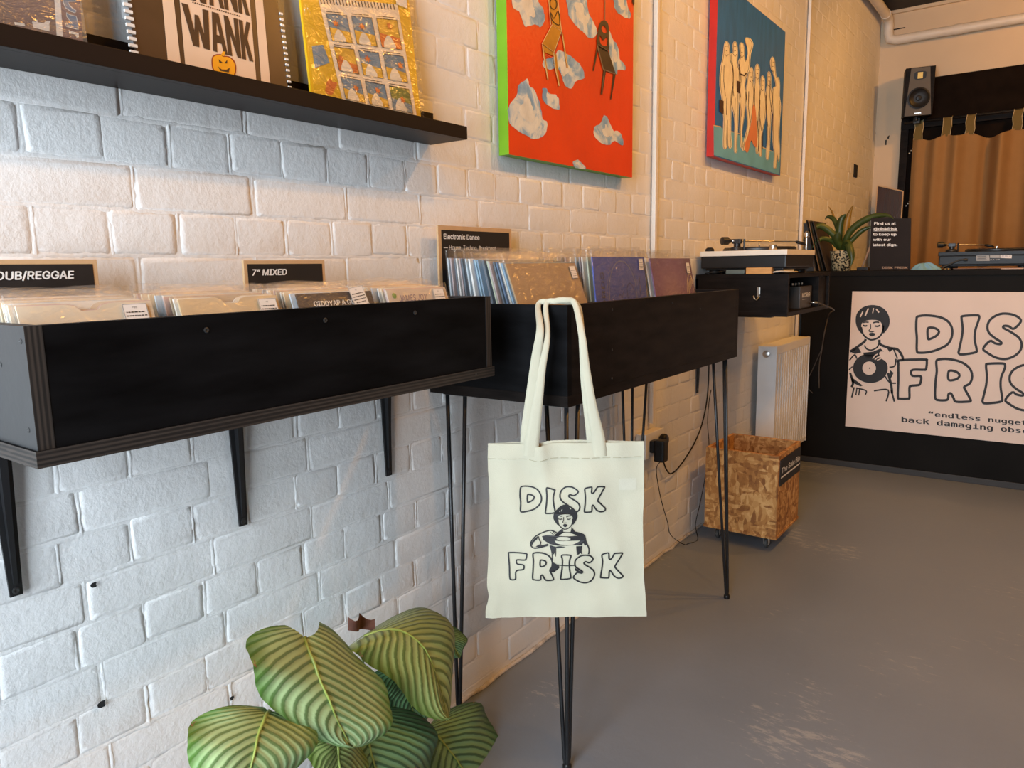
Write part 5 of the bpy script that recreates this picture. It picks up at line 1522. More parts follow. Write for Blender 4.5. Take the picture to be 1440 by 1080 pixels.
def deck(name, x0, x1, y0, y1, z0, label, plinth, body, flip, armpos, height=0.062):
    """record deck: body with plinth, platter, tonearm assembly, feet"""
    root = empty(name, ((x0 + x1) / 2, (y0 + y1) / 2, z0), label, 'turntable')
    zf = z0 + 0.020
    zb = zf + height * 0.72
    zt = zf + height
    MB().box(x0 + .004, x1 - .004, y0 + .004, y1 - .004, zf + .004, zb, 0.006).build('body', body, root)
    MB().box(x0 + .02, x1 - .02, y0 + .02, y1 - .02, zf - .004, zf + .006, 0.004).build('underside', M_BLACKPLASTIC, root)
    MB().box(x0, x1, y0, y1, zb, zt, 0.003).build('plinth', plinth, root)
    for (x, y) in ((x0 + .05, y0 + .05), (x1 - .05, y0 + .05), (x0 + .05, y1 - .05), (x1 - .05, y1 - .05)):
        MB().lathe([(0.020, 0.0), (0.024, 0.003), (0.024, 0.014), (0.018, 0.018)], (x, y, z0), 16).build('foot', M_BLACKPLASTIC, root, True, auto=40)
    cx, cy = armpos['platter']
    MB().lathe([(0.150, 0), (0.155, 0.003), (0.155, 0.010), (0.151, 0.013), (0.145, 0.0135), (0.02, 0.0135)], (cx, cy, zt), 48).build('platter', M_BLACKMETAL, root, True, auto=35)
    MB().lathe([(0.149, 0.0136), (0.149, 0.0156), (0.05, 0.0158)], (cx, cy, zt), 48).build('slipmat', pm('felt_mat', (0.02, 0.015, 0.014), 0.9), root)
    MB().lathe([(0.0035, 0.012), (0.0035, 0.028), (0.002, 0.031)], (cx, cy, zt), 10).build('spindle', M_CHROME, root)
    ax, ay = armpos['pivot']
    hx, hy = armpos['head']
    MB().lathe([(0.030, 0), (0.032, 0.004), (0.030, 0.014), (0.014, 0.018), (0.014, 0.036)], (ax, ay, zt), 20).build('arm_base', M_BLACKMETAL, root, True, auto=35)
    d = (Vector((hx, hy, 0)) - Vector((ax, ay, 0))).normalized()
    P = Vector((ax, ay, zt + 0.042)); H = Vector((hx, hy, zt + 0.036))
    o = MB().tube([P - d * 0.03, P, P.lerp(H, .5), H], 0.0035, 8).build('tonearm', M_CHROME, root, True)
    Mx = d.to_track_quat('Z', 'Y').to_matrix()
    MB().lathe([(0.010, -.075), (0.017, -.073), (0.017, -.046), (0.012, -.044), (0.008, -.030)], P, 18, Mx).build('counterweight', M_BLACKMETAL, o, True, auto=35)
    MB().tube([H - d * .004, H + d * .03 - Vector((0, 0, .008)), H + d * .042 - Vector((0, 0, .014))], [.006, .008, .004], 8).build('headshell', M_BLACKPLASTIC, o, True)
    b = MB(); b.box(ax - .018, ax + .018, ay - .014, ay + .014, zt + .030, zt + .050, .003); b.tube([(ax + .03, ay, zt), (ax + .03, ay, zt + .05)], .004, 8)
    b.build('arm_gimbal', M_BLACKMETAL, root)
    return root, zt
M_CREAMPL = pm('cream_white_plinth', srgb(232, 222, 205), 0.4, var=0.03)
t1, zt1 = deck('turntable', 0.018, 0.388, 3.13, 3.555, KZ1, 'turntable with cream-white top edge and black body on the wall cabinet', M_CREAMPL, M_BLACKPLASTIC, False,
               {'platter': (0.20, 3.36), 'pivot': (0.16, 3.19), 'head': (0.345, 3.42)}, 0.078)
MB().lathe([(0.015, 0), (0.016, .002), (0.015, .018), (0.011, .020)], (0.32, 3.165, zt1), 18).build('power_dial', M_CHROME, t1, True, auto=40)
MB().lathe([(0.020, 0), (0.018, .010), (0.010, .017)], (0.05, 3.16, zt1), 18).build('speed_dial', M_BLACKPLASTIC, t1, True)
MB().lathe([(0.006, 0), (0.006, .055), (0.012, .060), (0.012, .075), (.004, .082)], (0.372, 3.47, zt1), 12).build('arm_rest', M_CHROME, t1, True, auto=40)
KF = KY0 + 0.03
MB().box(0.225, 0.330, KY0 - .0, KY0 + .055, KZ1, KZ1 + .026, .002).build('wood_block', pm('honey_wood', srgb(206, 150, 84), 0.5, var=0.15, vscale=8, stretch=(2, 18, 18)), None)
tag(bpy.data.objects['wood_block'], 'small honey-coloured wood block in front of the cream-topped turntable', 'block')
MB().box(0.135, 0.215, KY0 + .01, KY0 + .05, KZ1, KZ1 + .018, .003).build('card_box', pm('grey_blue_card', srgb(92, 104, 100), 0.5, var=0.1), None)
tag(bpy.data.objects['card_box'], 'flat grey-blue box tucked under the front of the turntable', 'box')
for nm, lab, pts_ in (('audio_cord', 'black cord coiled under the left corner of the cream-topped turntable', [(0.04, 3.14, KZ1 + .004), (0.08, 3.125, KZ1 + .008), (0.12, 3.15, KZ1 + .01), (0.10, 3.20, KZ1 + .005)]),
                     ('audio_cord', 'pale cord running beside the wood block under the turntable', [(0.335, 3.128, KZ1 + .006), (0.36, 3.126, KZ1 + .010), (0.392, 3.18, KZ1 + .008), (0.385, 3.30, KZ1 + .005)])):
    m_ = M_BLACKPLASTIC if 'black' in lab else pm('pale_cord', srgb(196, 186, 170), 0.5)
    o = MB().tube([Vector(p) for p in smooth_loop(pts_, 5, False)], 0.0032, 6).build(nm, m_, None, True)
    tag(o, lab, 'cord')

# ------------------------------------------------------------------ counter with the banner
NY, NZ = 4.72, 1.172
counter = empty('shop_counter', (1.5, 5.0, 0), 'long black shop counter across the back of the room', 'counter')
M_CTR = pm('black_counter_paint', (0.0085, 0.0075, 0.0066), 0.6, spec=0.08, var=0.25, vscale=3, bump=0.05, bscale=40)
MB().box(0.03, 3.3, NY, NY + 0.02, 0.0, NZ - 0.03).build('front_panel', M_CTR, counter)
MB().box(0.015, 3.32, NY - 0.006, NY + 0.62, NZ - 0.03, NZ, 0.002).build('worktop', M_CTR, counter)
MB().box(0.03, 0.05, NY + 0.02, NY + 0.60, 0.0, NZ - 0.03).build('end_panel', M_CTR, counter)
MB().box(3.28, 3.3, NY + 0.02, NY + 0.60, 0.0, NZ - 0.03).build('end_panel', M_CTR, counter)
MB().box(0.03, 3.3, NY - 0.008, NY, 0.0, 0.035, 0.002).build('kick_strip', pm('dark_skirting', (0.03, 0.028, 0.027), 0.6), counter)
banner = empty('shop_banner', (1.15, NY - 0.003, 0.25), 'pinkish-cream banner reading DISK FRISK fixed to the black counter front', 'banner')
M_BANNER = pm('banner_fabric', srgb(226, 208, 196), 0.75, var=0.03, vscale=5, bump=0.06, bscale=20)
MB().box(0.313, 2.02, NY - 0.004, NY - 0.0005, 0.249, 1.054).build('fabric', M_BANNER, banner)
bp_ = onplane((0, NY - 0.004, 0), (0, -1, 0))
bq = lambda l: lifted(bp_, l, 4.5, 4.5, 1180, 400)
NB = {
 'D': [[(490, 220), (500, 202), (560, 196), (640, 208), (690, 235), (715, 280), (712, 335), (685, 380), (630, 410), (570, 428), (510, 432), (492, 420), (492, 340), (488, 280)], [(560, 285), (575, 273), (610, 278), (632, 298), (615, 325), (575, 345), (562, 340)]],
 'I': [[(775, 215), (785, 200), (870, 195), (887, 205), (880, 235), (862, 290), (858, 350), (870, 410), (862, 430), (780, 443), (757, 435), (760, 410), (775, 340), (782, 280)]],
 'S': [[(1150, 235), (1130, 205), (1080, 187), (1020, 187), (965, 215), (940, 255), (945, 300), (980, 335), (1025, 365), (1020, 378), (985, 372), (955, 358), (912, 405), (935, 430), (990, 462), (1050, 472), (1105, 455), (1145, 420), (1155, 375), (1135, 335), (1085, 300), (1040, 275), (1045, 262), (1075, 265), (1105, 280)]],
 'F': [[(375, 500), (385, 480), (540, 475), (555, 485), (550, 535), (535, 540), (470, 540), (455, 555), (465, 578), (510, 580), (520, 592), (512, 630), (495, 638), (455, 642), (445, 655), (445, 715), (435, 722), (385, 722), (372, 710), (375, 600)]],
 'R': [[(615, 490), (630, 475), (690, 472), (770, 490), (825, 530), (842, 580), (828, 625), (792, 648), (800, 670), (830, 725), (832, 738), (815, 742), (740, 742), (725, 720), (708, 690), (692, 695), (690, 720), (678, 732), (630, 732), (608, 715), (610, 620), (618, 550)], [(692, 555), (710, 545), (745, 555), (762, 575), (745, 598), (695, 605)]],
 'I2': [[(930, 515), (942, 502), (1035, 500), (1050, 512), (1045, 540), (1025, 590), (1022, 650), (1032, 720), (1022, 742), (930, 753), (908, 742), (912, 715), (930, 640), (935, 580)]]}
NB['S2'] = [[(x + 140, y + 325) for x, y in NB['S'][0]]]
kk = TB['K'][0]
NB['K'] = [[((x - 688) * 1.12 + 1195, (y - 78) * 1.12 + 205) for x, y in kk]]
NB['K2'] = [[((x - 688) * 1.12 + 1345, (y - 78) * 1.12 + 520) for x, y in kk]]
for ls in NB.values():
    b = MB()
    for lp in ls:
        b.stroke(smooth_loop(lp, 4), 15.5, bq(0.0008), True)
    b.build('banner_letter', M_INK, banner)
b = MB()
B1, B2 = bq(0.0008), bq(0.0014)
b.poly([smooth_loop([(105, 215), (115, 180), (150, 145), (205, 130), (260, 140), (300, 170), (320, 220), (315, 265), (295, 295), (278, 308), (270, 250), (245, 228), (190, 225), (150, 240), (140, 265), (146, 312), (120, 285), (107, 250)], 3)], B1)
for s_, w_ in (([(140, 270), (155, 320), (200, 350), (250, 335), (275, 300), (280, 260)], 11), ([(150, 241), (168, 238), (187, 240)], 8), ([(215, 243), (235, 238), (254, 240)], 9), ([(150, 258), (165, 263), (178, 260)], 10), ([(225, 262), (243, 265), (260, 258)], 10),
             ([(198, 248), (199, 278), (188, 294), (205, 300), (222, 296)], 6), ([(70, 425), (120, 392), (160, 362), (168, 345)], 16), ([(255, 350), (262, 380), (320, 402), (370, 412), (400, 455), (402, 480)], 16), ([(160, 385), (175, 408), (205, 415), (240, 398), (252, 372)], 9),
             ([(360, 470), (352, 515), (318, 525)], 10), ([(345, 410), (370, 470)], 9), ([(95, 650), (80, 715)], 10), ([(112, 660), (106, 700)], 8), ([(130, 660), (124, 702)], 8), ([(108, 655), (170, 672), (165, 698)], 9), ([(220, 673), (310, 668), (298, 740)], 10), ([(330, 670), (350, 742)], 11),
             ([(66, 480), (98, 445), (112, 470)], 9), ([(70, 560), (88, 620), (78, 650)], 14), ([(310, 560), (330, 640), (335, 690)], 16), ([(290, 580), (320, 620), (360, 625)], 9), ([(62, 540), (85, 520)], 8)):
    b.stroke(smooth_loop(s_, 4, False), w_, B1)
b.poly([smooth_loop([(188, 312), (210, 305), (228, 312), (220, 326), (200, 327)], 3)], B1)
b.poly([ellipse(198, 530, 110, 94, 40), ellipse(190, 530, 43, 43, 24)], B1)
b.poly([ellipse(193, 530, 5, 5, 10)], B1)
for q in ([(150, 432), (215, 425), (262, 405), (300, 440), (250, 470), (170, 470)], [(300, 400), (345, 405), (320, 430)], [(320, 540), (345, 560), (325, 600)], [(70, 580), (150, 640), (135, 645), (80, 620)], [(70, 425), (120, 395), (140, 430), (100, 440)]):
    b.poly([q], B1)
b.build('banner_figure', M_INK, banner)
b = MB()
b.poly([smooth_loop([(255, 430), (285, 425), (312, 455), (330, 485), (312, 500), (285, 480), (262, 462)], 3)], B2)
for s_, w_ in (([(212, 470), (228, 448), (245, 440)], 7), ([(225, 476), (245, 460), (262, 456)], 7), ([(240, 480), (268, 468)], 6), ([(185, 152), (165, 198)], 9), ([(150, 172), (134, 206)], 8), ([(218, 150), (212, 182)], 6), ([(235, 156), (252, 178)], 9)):
    b.stroke(s_, w_, B2)
b.build('figure_highlight', M_BANNER, banner)
def typed(s, x0, y0, dx, h):
    """one typewritten line, each word a part; monospaced, so a word starts at its letter count"""
    fx = bq(0.0008)
    n, k = len(s), 0
    full = max(v[0] for v in text2d(s, fontname='DejaVuSansMono.woff2')[0])
    for w_ in s.split(' '):
        vs, fs = text2d(w_, bold=0.022, fontname='DejaVuSansMono.woff2')
        sx = dx / full
        X0 = k * dx / n
        b = MB()
        place(b, [(x0 + X0 + v[0] * sx, y0 + (X0 + v[0] * sx) * 0.095 - v[1] * h / 0.73, v[2]) for v in vs], fs, fx)
        b.build('slogan_word', M_INK, banner)
        k += len(w_) + 1
typed('“endless nuggets of', 560, 832, 800, 40)
typed('back damaging obscurity”', 390, 868, 1080, 44)

# ------------------------------------------------------------------ things on the counter
for i in range(4):
    xb = 0.085 + i * 0.020
    root = empty('record', (xb, 4.94, NZ), ('dark record sleeve leaning on the counter by the wall, %s of four' % ('nearest the wall', 'second from the wall', 'third from the wall', 'outermost')[i]), 'record', 'records leaning on the counter')
    root.rotation_euler = (0, -math.radians(13 + i * 1.5), 0)
    MB().box(xb, xb + .0045, 4.785 + i * .004, 5.098, NZ + .001, NZ + .314, .0006).build('card_sleeve', [paper((38, 32, 28)), paper((120, 96, 66)), paper((30, 28, 28)), paper((50, 40, 34))][i], root)
pot = empty('potted_bromeliad', (0.205, 4.90, NZ), 'strap-leaved plant in a speckled black and cream pot on the counter', 'plant')
def speck():
    m, nt, b = _new('speckled_glaze')
    L = nt.links.new
    v = coords(nt)
    n = N(nt, 'ShaderNodeTexNoise', Scale=85.0, Detail=2.0); L(v, n.inputs['Vector'])
    r = ramp(nt, [(0.47, (0.012, 0.012, 0.01)), (0.53, srgb(206, 190, 150))]); L(n.outputs['Fac'], r.inputs[0]); L(r.outputs[0], b.inputs['Base Color'])
    b.inputs['Roughness'].default_value = 0.4
    return m
MB().lathe([(0.050, 0.0), (0.053, 0.003), (0.068, 0.115), (0.069, 0.120), (0.062, 0.120), (0.058, 0.10)], (0.205, 4.90, NZ), 28).build('plant_pot', speck(), pot, True, auto=40)
MB().lathe([(0.058, 0.10), (0.02, 0.106), (0.005, .107)], (0.205, 4.90, NZ), 20).build('soil', pm('dark_soil', (0.03, 0.022, 0.016), 0.95), pot)
M_STRAPL = pm('strap_leaf', srgb(64, 78, 34), 0.38, var=0.35, vscale=14)
M_STRAPY = pm('yellowing_leaf', srgb(150, 112, 40), 0.45, var=0.3, vscale=20)
def strapleaf(pxs, ydep, w, m_):
    pts = [onplane((0, y, 0), (0, -1, 0))(*p) for p, y in zip(pxs, ydep)]
    P = [Vector(p) for p in smooth_loop([tuple(p) for p in pts], 6, False)]
    n = len(P)
    b = MB()
    vs = []
    for i, p in enumerate(P):
        t = (P[min(i + 1, n - 1)] - P[max(i - 1, 0)]).normalized()
        view = (CAM - p).normalized()
        sd = t.cross(view).normalized()
        nn = sd.cross(t).normalized()
        k = i / (n - 1)
        ww = w * (0.85 + .3 * math.sin(PI * k)) * (1 - k ** 3) + .0008
        vs += [p - sd * ww / 2 + nn * ww * .12, p - nn * ww * .10, p + sd * ww / 2 + nn * ww * .12, p - nn * (ww * .10 + .002)]
    fs = []
    for i in range(n - 1):
        for k in range(4):
            fs.append((i * 4 + k, i * 4 + (k + 1) % 4, i * 4 + 4 + (k + 1) % 4, i * 4 + 4 + k))
    b.add(vs, fs)
    b.build('leaf', m_, pot, True)
strapleaf([(1184, 350), (1172, 330), (1155, 318), (1142, 324), (1128, 340)], [4.90, 4.88, 4.85, 4.82, 4.80], 0.036, M_STRAPL)
strapleaf([(1180, 350), (1168, 338), (1155, 336), (1146, 344), (1140, 352)], [4.90, 4.86, 4.83, 4.81, 4.80], 0.026, M_STRAPL)
strapleaf([(1182, 350), (1178, 322), (1172, 308), (1164, 305), (1160, 309)], [4.90, 4.92, 4.94, 4.95, 4.95], 0.026, M_STRAPL)
strapleaf([(1182, 350), (1181, 325), (1184, 308), (1190, 301)], [4.90, 4.91, 4.92, 4.92], 0.048, M_STRAPL)
strapleaf([(1188, 345), (1190, 320), (1194, 302), (1200, 288)], [4.90, 4.89, 4.89, 4.88], 0.034, M_STRAPY)
strapleaf([(1186, 350), (1194, 328), (1210, 313), (1230, 304), (1248, 303), (1257, 308)], [4.90, 4.88, 4.87, 4.86, 4.85, 4.84], 0.036, M_STRAPL)
strapleaf([(1188, 352), (1196, 340), (1210, 326), (1222, 320), (1232, 321)], [4.90, 4.91, 4.93, 4.94, 4.95], 0.028, M_STRAPL)
strapleaf([(1186, 352), (1191, 342), (1196, 352), (1198, 365), (1196, 375)], [4.90, 4.85, 4.825, 4.82, 4.82], 0.040, M_STRAPL)
strapleaf([(1184, 350), (1178, 338), (1178, 330), (1180, 326)], [4.90, 4.86, 4.85, 4.85], 0.044, M_STRAPL)
strapleaf([(1180, 340), (1174, 312), (1170, 298), (1165, 290)], [4.92, 4.95, 4.97, 4.98], 0.012, M_STRAPY)
# find-us sign
sg = onplane((0, 4.85, 0), (0, -1, 0))
sign = empty('counter_sign', (0.478, 4.86, NZ), 'black card sign reading Find us at @diskfrisk on the counter', 'sign')
b = MB()
_f, _k = [sg(1225, 307, 0), sg(1281, 307, 0), sg(1280, 379, 0), sg(1223, 379, 0)], 0.006
for p in (_f[2], _f[3]): p.z = NZ + .0005
b.add(_f + [p + Vector((0, _k, 0)) for p in _f], [(0, 1, 2, 3), (7, 6, 5, 4), (0, 4, 5, 1), (1, 5, 6, 2), (2, 6, 7, 3), (3, 7, 4, 0)])
b.build('card', pm('matt_black_card', srgb(36, 29, 26), 0.6, var=0.15, vscale=7, spec=0.15), sign)
b = MB()
for i, (s, x0, x1, y) in enumerate((('Find us at', 406, 662, 382), ('@diskfrisk', 402, 680, 444), ('to keep up', 398, 670, 508), ('with our', 394, 606, 570), ('latest digs.', 392, 682, 632))):
    f = lifted(sg, 0.0008, 8.31, 8.31, 1180, 270)
    vs, fs = text2d(s, bold=0.03)
    mx_ = max(v[0] for v in vs)
    place(b, [(x0 + v[0] * (x1 - x0) / mx_, y - v[1] * 42 / .73, v[2]) for v in vs], fs, f)
    if i == 1: b.stroke([(402, 456), (682, 454)], 5, f)
b.build('sign_lettering', M_WHITEPRINT, sign)
b = MB()
f = lifted(sg, 0.0008, 8.31, 8.31, 1180, 270)
vs, fs = text2d('DISK FRISK', bold=0.012)
mx_ = max(v[0] for v in vs)
place(b, [(498 + v[0] * 305 / mx_, 896 - v[1] * 34 / .73, v[2]) for v in vs], fs, f)
b.build('logo_print', pm('tan_print', srgb(186, 150, 118), 0.5), sign)
MB().box(0.50, 0.515, 4.857, 4.95, NZ, NZ + 0.008).build('stand_strut', M_BLACKWOOD, sign)
# easel-like wooden props behind the sign
o = MB().tube([sg(1206, 377) + Vector((0, .12, 0)), sg(1224, 328) + Vector((0, .14, 0))], 0.006, 8).build('wooden_stick', pm('pale_stick_wood', srgb(178, 140, 110), 0.6), None)
tag(o, 'pale wooden stick propped slanting behind the counter sign', 'stick')
o = MB().box(0.30, 0.36, 4.86, 4.93, NZ, NZ + .02, .004).build('tape_roll', M_BLACKPLASTIC, None)
tag(o, 'small flat black object between the speckled pot and the sign', 'holder')
# blue cloth
def cl(u, v):
    a = 2 * PI * u
    r_ = 0.5 + 0.5 * v
    w = 1 + .18 * math.sin(3 * a + 1) + .10 * math.sin(7 * a)
    return (0.655 + .072 * math.cos(a) * (1 - (1 - v) ** 1) * w, 4.86 + .05 * math.sin(a) * v * w, NZ + .0015 + .036 * (1 - v ** 1.6) * (1 + .55 * math.sin(3 * a + 2) * v + .35 * math.sin(7 * a + 1) * v) + .010 * math.sin(11 * a + 5 * v) * v * (1 - v))
o = MB().grid(cl, 40, 10).build('cleaning_cloth', cloth('pale_blue_cloth', srgb(118, 168, 200), 300, 0.3, 0.0), None, True)
tag(o, 'crumpled pale blue cloth on the counter beside the sign', 'cloth')
# second deck, seen from behind
t2, zt2 = deck('turntable', 0.715, 1.168, 4.93, 5.28, NZ, 'black turntable on the counter seen from behind with rating labels', M_BLACKPLASTIC, M_BLACKPLASTIC, True,
               {'platter': (0.985, 5.10), 'pivot': (0.775, 4.985), 'head': (0.935, 5.03)}, 0.078)
tf = onplane((0, 4.9338, 0), (0, -1, 0))
t2f = lambda l: lifted(tf, l, 10.286, 10.286, 1300, 320)
b = MB(); b.poly([[(750, 380), (935, 385), (945, 480), (752, 482)]], t2f(.0012)); b.poly([[(945, 385), (1090, 385), (1090, 440), (948, 440)]], t2f(.0012))
lb = b.build('rating_label', pm('silver_label', srgb(150, 140, 126), 0.4), t2)
b = MB()
for i in range(5):
    b.stroke([(765, 398 + i * 16), (900 - 14 * (i % 2), 399 + i * 16)], 6, t2f(.0017))
b.build('label_print', M_INK, lb)
b = MB(); b.poly([[(1095, 375), (1265, 375), (1262, 445), (1098, 440)]], t2f(.0012)); lb = b.build('serial_label', M_STICKER, t2)
b = MB(); put_text(b, '0B-M0-27', 1115, -418, 20, lambda x, y: t2f(.0017)(x, -y), width=135); b.build('label_print', M_INK, lb)
b = MB(); put_text(b, 'HANT', 950, -472, 22, lambda x, y: t2f(.0012)(x, -y), width=140, spacing=1.4); b.build('maker_print', M_WHITEPRINT, t2)
pts = [(0.72, 4.90, NZ + .008), (0.76, 4.91, NZ + .02), (0.82, 4.922, NZ + .05), (0.86, 4.932, NZ + .052)]
o = MB().tube([Vector(p) for p in smooth_loop(pts, 5, False)], [.004] * 13 + [.008, .008, .008], 7).build('mains_lead', pm('grey_rubber', (0.03, 0.03, 0.028), 0.6), t2, True)
pts = [(0.80, 4.87, NZ + .004), (0.95, 4.86, NZ + .005), (1.05, 4.885, NZ + .004), (1.3, 4.87, NZ + .005)]
o = MB().tube([Vector(p) for p in smooth_loop(pts, 6, False)], .0035, 6).build('audio_cord', pm('mauve_cord', srgb(120, 96, 86), 0.5), None, True)
tag(o, 'pale brown cord lying along the counter in front of the black turntable', 'cord')
o = MB().box(1.03, 1.13, 4.79, 4.82, NZ, NZ + .004, .001).build('marker_pen', pm('pen_pink_white', srgb(210, 180, 160), 0.4), None)
tag(o, 'thin pale strip of card at the front edge of the counter', 'card')
o = MB().lathe([(0.016, 0), (0.018, .002), (0.012, .008), (.004, .010)], (0.775, 4.84, NZ), 16).build('metal_adapter', M_CHROME, None, True, auto=40)
tag(o, 'small shiny round metal adapter near the blue cloth', 'adapter')

# ------------------------------------------------------------------ pipes and conduits
def cond(y0, z0, y1, z1_, label):
    o = MB().box(0.006, 0.022, y0 - .011, y0 + .011, z0, z1_, .003).build('cable_conduit', M_WHITEPIPE, None)
    tag(o, label, 'conduit', 'white wall conduits')
cond(2.684, 0.60, 2.69, ROOM_H - .001, 'white vertical conduit between the two paintings')
cond(4.695, 0.60, 4.74, ROOM_H - .001, 'white vertical conduit beyond the figure painting')
pipe = empty('heating_pipe', (0.06, ROOM_Y1 - .06, 2.92), 'thick cream pipe running along the top of the wall and across the back', 'pipe')
yb = ROOM_Y1 - 0.055
pth = [(0.062, 2.0, 3.085), (0.062, 4.0, 3.085), (0.062, yb - .10, 3.085), (0.062, yb - .03, 3.075), (0.062, yb, 3.03), (0.062, yb, 2.98), (0.075, yb, 2.935), (0.12, yb, 2.92), (0.5, yb, 2.92), (2.0, yb, 2.92), (4.2, yb, 2.92)]
MB().tube([Vector(p) for p in pth], 0.034, 16).build('pipe_run', M_WHITEPIPE, pipe, True)
for (p, d) in (((0.062, yb - .12, 3.085), 'y'), ((0.54, yb, 2.92), 'x')):
    v = Vector((0, .03, 0)) if d == 'y' else Vector((.025, 0, 0))
    MB().tube([Vector(p) - v, Vector(p) + v], 0.038, 16).build('pipe_collar', M_WHITEPIPE, pipe, True, auto=40)
o = MB().tube([Vector((0.05, ROOM_Y1 - .08, 3.17)), Vector((0.06, 6.0, 3.17)), Vector((0.09, 5.4, 3.16)), Vector((0.10, 5.2, 3.08)), Vector((0.05, 5.15, 3.06))], .010, 8).build('cable_loop', M_WHITEPIPE, None, True)
tag(o, 'thin white cable curling over the thick cream pipe', 'cable')
# dark square opening in the brickwork
o = MB().box(-.001, 0.0085, 6.055, 6.150, 1.845, 1.935).build('wall_hole', M_HOLE, wall_left)

# ------------------------------------------------------------------ speaker, curtain, leaning panel at the back wall
spk = empty('loudspeaker', (0.315, 6.62, 2.30), 'black two-way loudspeaker mounted high on the back wall', 'speaker')
Ms = Matrix.Translation((0.312, 6.60, 2.48)) @ Matrix.Rotation(math.radians(12), 4, 'Z') @ Matrix.Rotation(math.radians(6), 4, 'X')
W2, H2, D2 = 0.098, 0.172, 0.11
b = MB(); b.box(-W2, W2, -D2, D2, -H2, H2, .004, Ms); b.build('cabinet', M_BLACKWOOD, spk)
def sf(l): return lambda x, z: Ms @ Vector((x, -D2 - l, z))
b = MB(); b.poly([[(-.062, H2 - .004), (.062, H2 - .004), (.088, -H2 + .004), (-.088, -H2 + .004)]], sf(.0015)); b.build('baffle', pm('grey_baffle', srgb(86, 76, 62), 0.55), spk)
Mr = (Ms.to_3x3() @ Matrix.Rotation(PI / 2, 3, 'X'))
MB().lathe([(0.076, .001), (0.076, .006), (0.066, .008), (0.060, .003), (0.02, -.0), (0.016, .006), (0.004, .008)], Ms @ Vector((0, -D2 - .001, -.045)), 32, Mr).build('woofer', M_BLACKPLASTIC, spk, True, auto=40)
b = MB(); b.poly([smooth_loop([(-.040, .115), (-.030, .140), (.030, .140), (.040, .115), (.030, .088), (-.030, .088)], 3)], sf(.003)); tw = b.build('tweeter_surround', M_BLACKPLASTIC, spk)
b = MB(); b.poly([[(-.017, .135), (.017, .135), (.017, .092), (-.017, .092)]], sf(.0045)); b.build('ribbon_tweeter', pm('gold_ribbon', srgb(180, 140, 70), 0.3, metal=.6), tw)
b = MB(); b.poly([[(-.022, -.148), (.022, -.148), (.022, -.155), (-.022, -.155)]], sf(.003)); b.build('badge', M_CHROME, spk)
b = MB(); b.box(0.29, 0.335, 6.60, ROOM_Y1 - .02, 2.26, 2.30, .003); b.tube([(0.312, 6.58, 2.30), (0.312, 6.58, 2.275)], .016, 12); b.build('wall_mount', M_BLACKMETAL, spk)
# curtain on tabs
CU0, CU1, CZT = 0.285, 2.2, 2.165
curt = empty('curtain', (1.2, 6.66, 0.0), 'tan fabric curtain hanging by tabs across the back doorway', 'curtain')
M_CURT = cloth('tan_curtain_fabric', srgb(168, 128, 82), 260, 0.2, 0.15)
TABX = [0.325, 0.515, 0.665, 0.955, 1.22, 1.47, 1.72, 1.97]
def cfn(u, v):
    x = CU0 + u * (CU1 - CU0)
    sag = 0
    for a, c in zip(TABX, TABX[1:]):
        if a <= x <= c: sag = 0.045 * (c - a) / .25 * math.sin(PI * (x - a) / (c - a))
    z = CZT - sag * (1 - v) - v * (CZT - 0.02)
    w = 0.040 * math.sin(x * 21 + 1.9 * math.sin(x * 6.3)) + 0.014 * math.sin(x * 47 + 2 + 1.5 * v) * (1 - .4 * v)
    near = min(abs(x - t) for t in TABX)
    w *= .6 + .8 * min(1, near / .08)
    return (x, 6.645 + w, z)
b = MB(); b.grid(cfn, 190, 24); b.build('curtain_cloth', M_CURT, curt, True)
M_TAB = cloth('olive_tab_fabric', srgb(112, 96, 58), 260, 0.2, 0.0)
for i, x in enumerate(TABX):
    yy = cfn((x - CU0) / (CU1 - CU0), 0)[1]
    b = MB()
    pts = [(yy - .002, CZT - .02), (yy - .004, CZT + .02), (6.655, CZT + .07), (6.658, CZT + .118), (6.672, CZT + .128), (6.684, CZT + .118), (6.68, CZT + .05)]
    vs, fs = [], []
    for (y, z) in pts:
        sw = .004 * math.sin(z * 60 + i)
        vs += [(x - .028 + sw, y, z), (x + .028 + sw, y, z)]
    for k in range(len(pts) - 1):
        fs.append((2 * k, 2 * k + 1, 2 * k + 3, 2 * k + 2))
    b.add(vs, fs); o = b.build('tab', M_TAB, curt, True)
    b = MB()
    for e in (-.028, .028):
        b.tube([(x + e + .004 * math.sin(z * 60 + i), y - .001, z) for (y, z) in pts[:5]], .0022, 5)
    b.build('tab_piping', pm('pale_piping', srgb(196, 178, 140), 0.7), o)
rod = MB().tube([Vector((0.22, 6.671, CZT + .118)), Vector((2.25, 6.671, CZT + .118))], .009, 10).build('curtain_rod', M_BLACKMETAL, None, True)
tag(rod, 'thin black rod carrying the tan curtain', 'curtain rod')
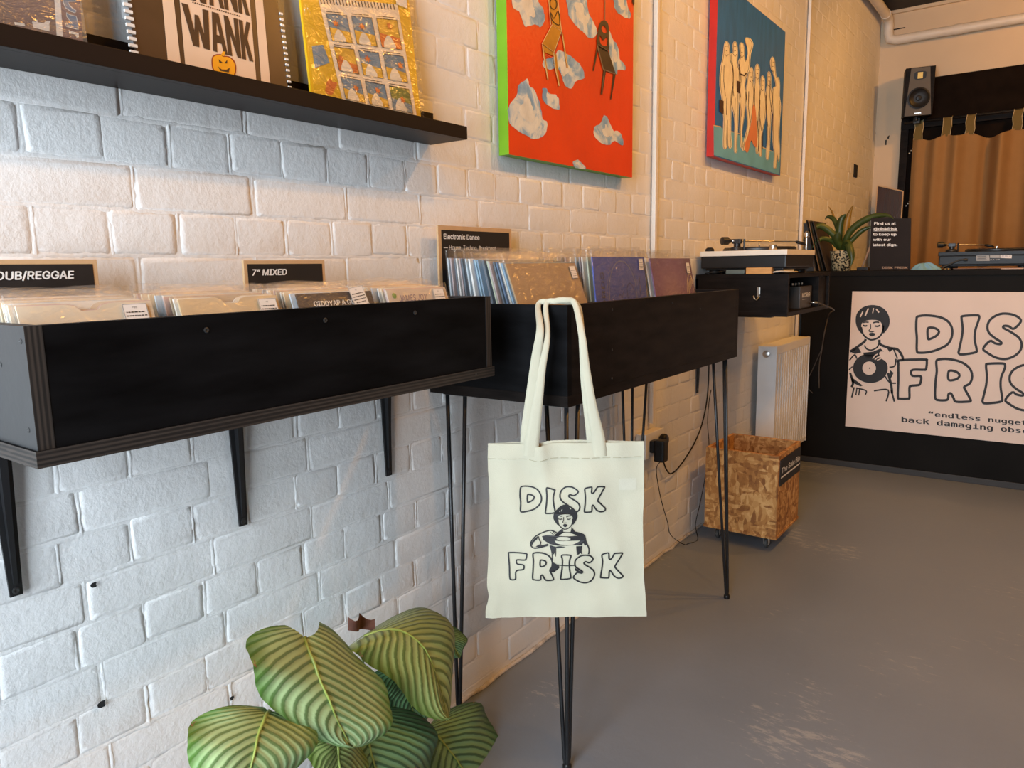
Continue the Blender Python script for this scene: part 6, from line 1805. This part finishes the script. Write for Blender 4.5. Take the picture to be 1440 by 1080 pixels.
# leaning dark panel with pale edges
pan = empty('leaning_panel', (0.13, 6.6, 0.0), 'dark brown glossy panel with pale edges leaning in the back corner', 'panel')
pf = onplane((0, 6.62, 0), (0, -1, 0))
A, B_, = pf(1234, 261), pf(1270, 269)
C2, D2_ = pf(1266, 330), pf(1229, 330)
def ext(a, c): return a + (c - a) * ((a.z) / (a.z - c.z))
C3, D3 = ext(B_, C2), ext(A, D2_)
b = MB(); th = Vector((0, .018, 0)); q = [A, B_, C3, D3]
b.add(q + [p + th for p in q], [(0, 1, 2, 3), (7, 6, 5, 4), (0, 4, 5, 1), (1, 5, 6, 2), (2, 6, 7, 3), (3, 7, 4, 0)])
b.build('board', pm('glossy_brown_board', srgb(52, 26, 12), 0.12, var=0.3, vscale=3, stretch=(10, 1, .3)), pan)
b = MB()
for (p0, p1_) in ((A, D3), (B_, C3), (A, B_)):
    b.tube([p0 + Vector((0, -.002, 0)), p1_ + Vector((0, -.002, 0))], .005, 6)
b.build('edging', pm('pale_edging', srgb(205, 175, 140), 0.5), pan)
# bolts on the door post
b = MB()
for k in range(2):
    for j in range(3):
        p = onplane((0, ROOM_Y1 - .052, 0), (0, -1, 0))(1279 + j * 2.4 - k * 4.5, 215.5 - j * 3.2 + k * 74)
        b.lathe([(0.006, 0), (0.007, .003), (.003, .006)], p, 8, Matrix.Rotation(PI / 2, 3, 'X'))
b.build('bolt', M_CHROME, door)
# damage marks on the plaster of the back wall
b = MB()
bw = onplane((0, ROOM_Y1 - .001, 0), (0, -1, 0))
for q in ([(1256, 41), (1273, 38), (1273, 39.5), (1257, 42.5)], [(1254, 29), (1255.5, 28.5), (1255, 33), (1253.5, 32)], [(1229.5, 184), (1231, 183), (1231.5, 188), (1230, 188)], [(1245, 197), (1247, 196.5), (1246.5, 204), (1245, 204)], [(1228, 213), (1229.5, 212.5), (1229.5, 219), (1228, 219)], [(1248, 192), (1251, 190), (1250, 195), (1248, 196)]):
    b.poly([q], bw)
b.build('plaster_chip', M_HOLE, wall_back)
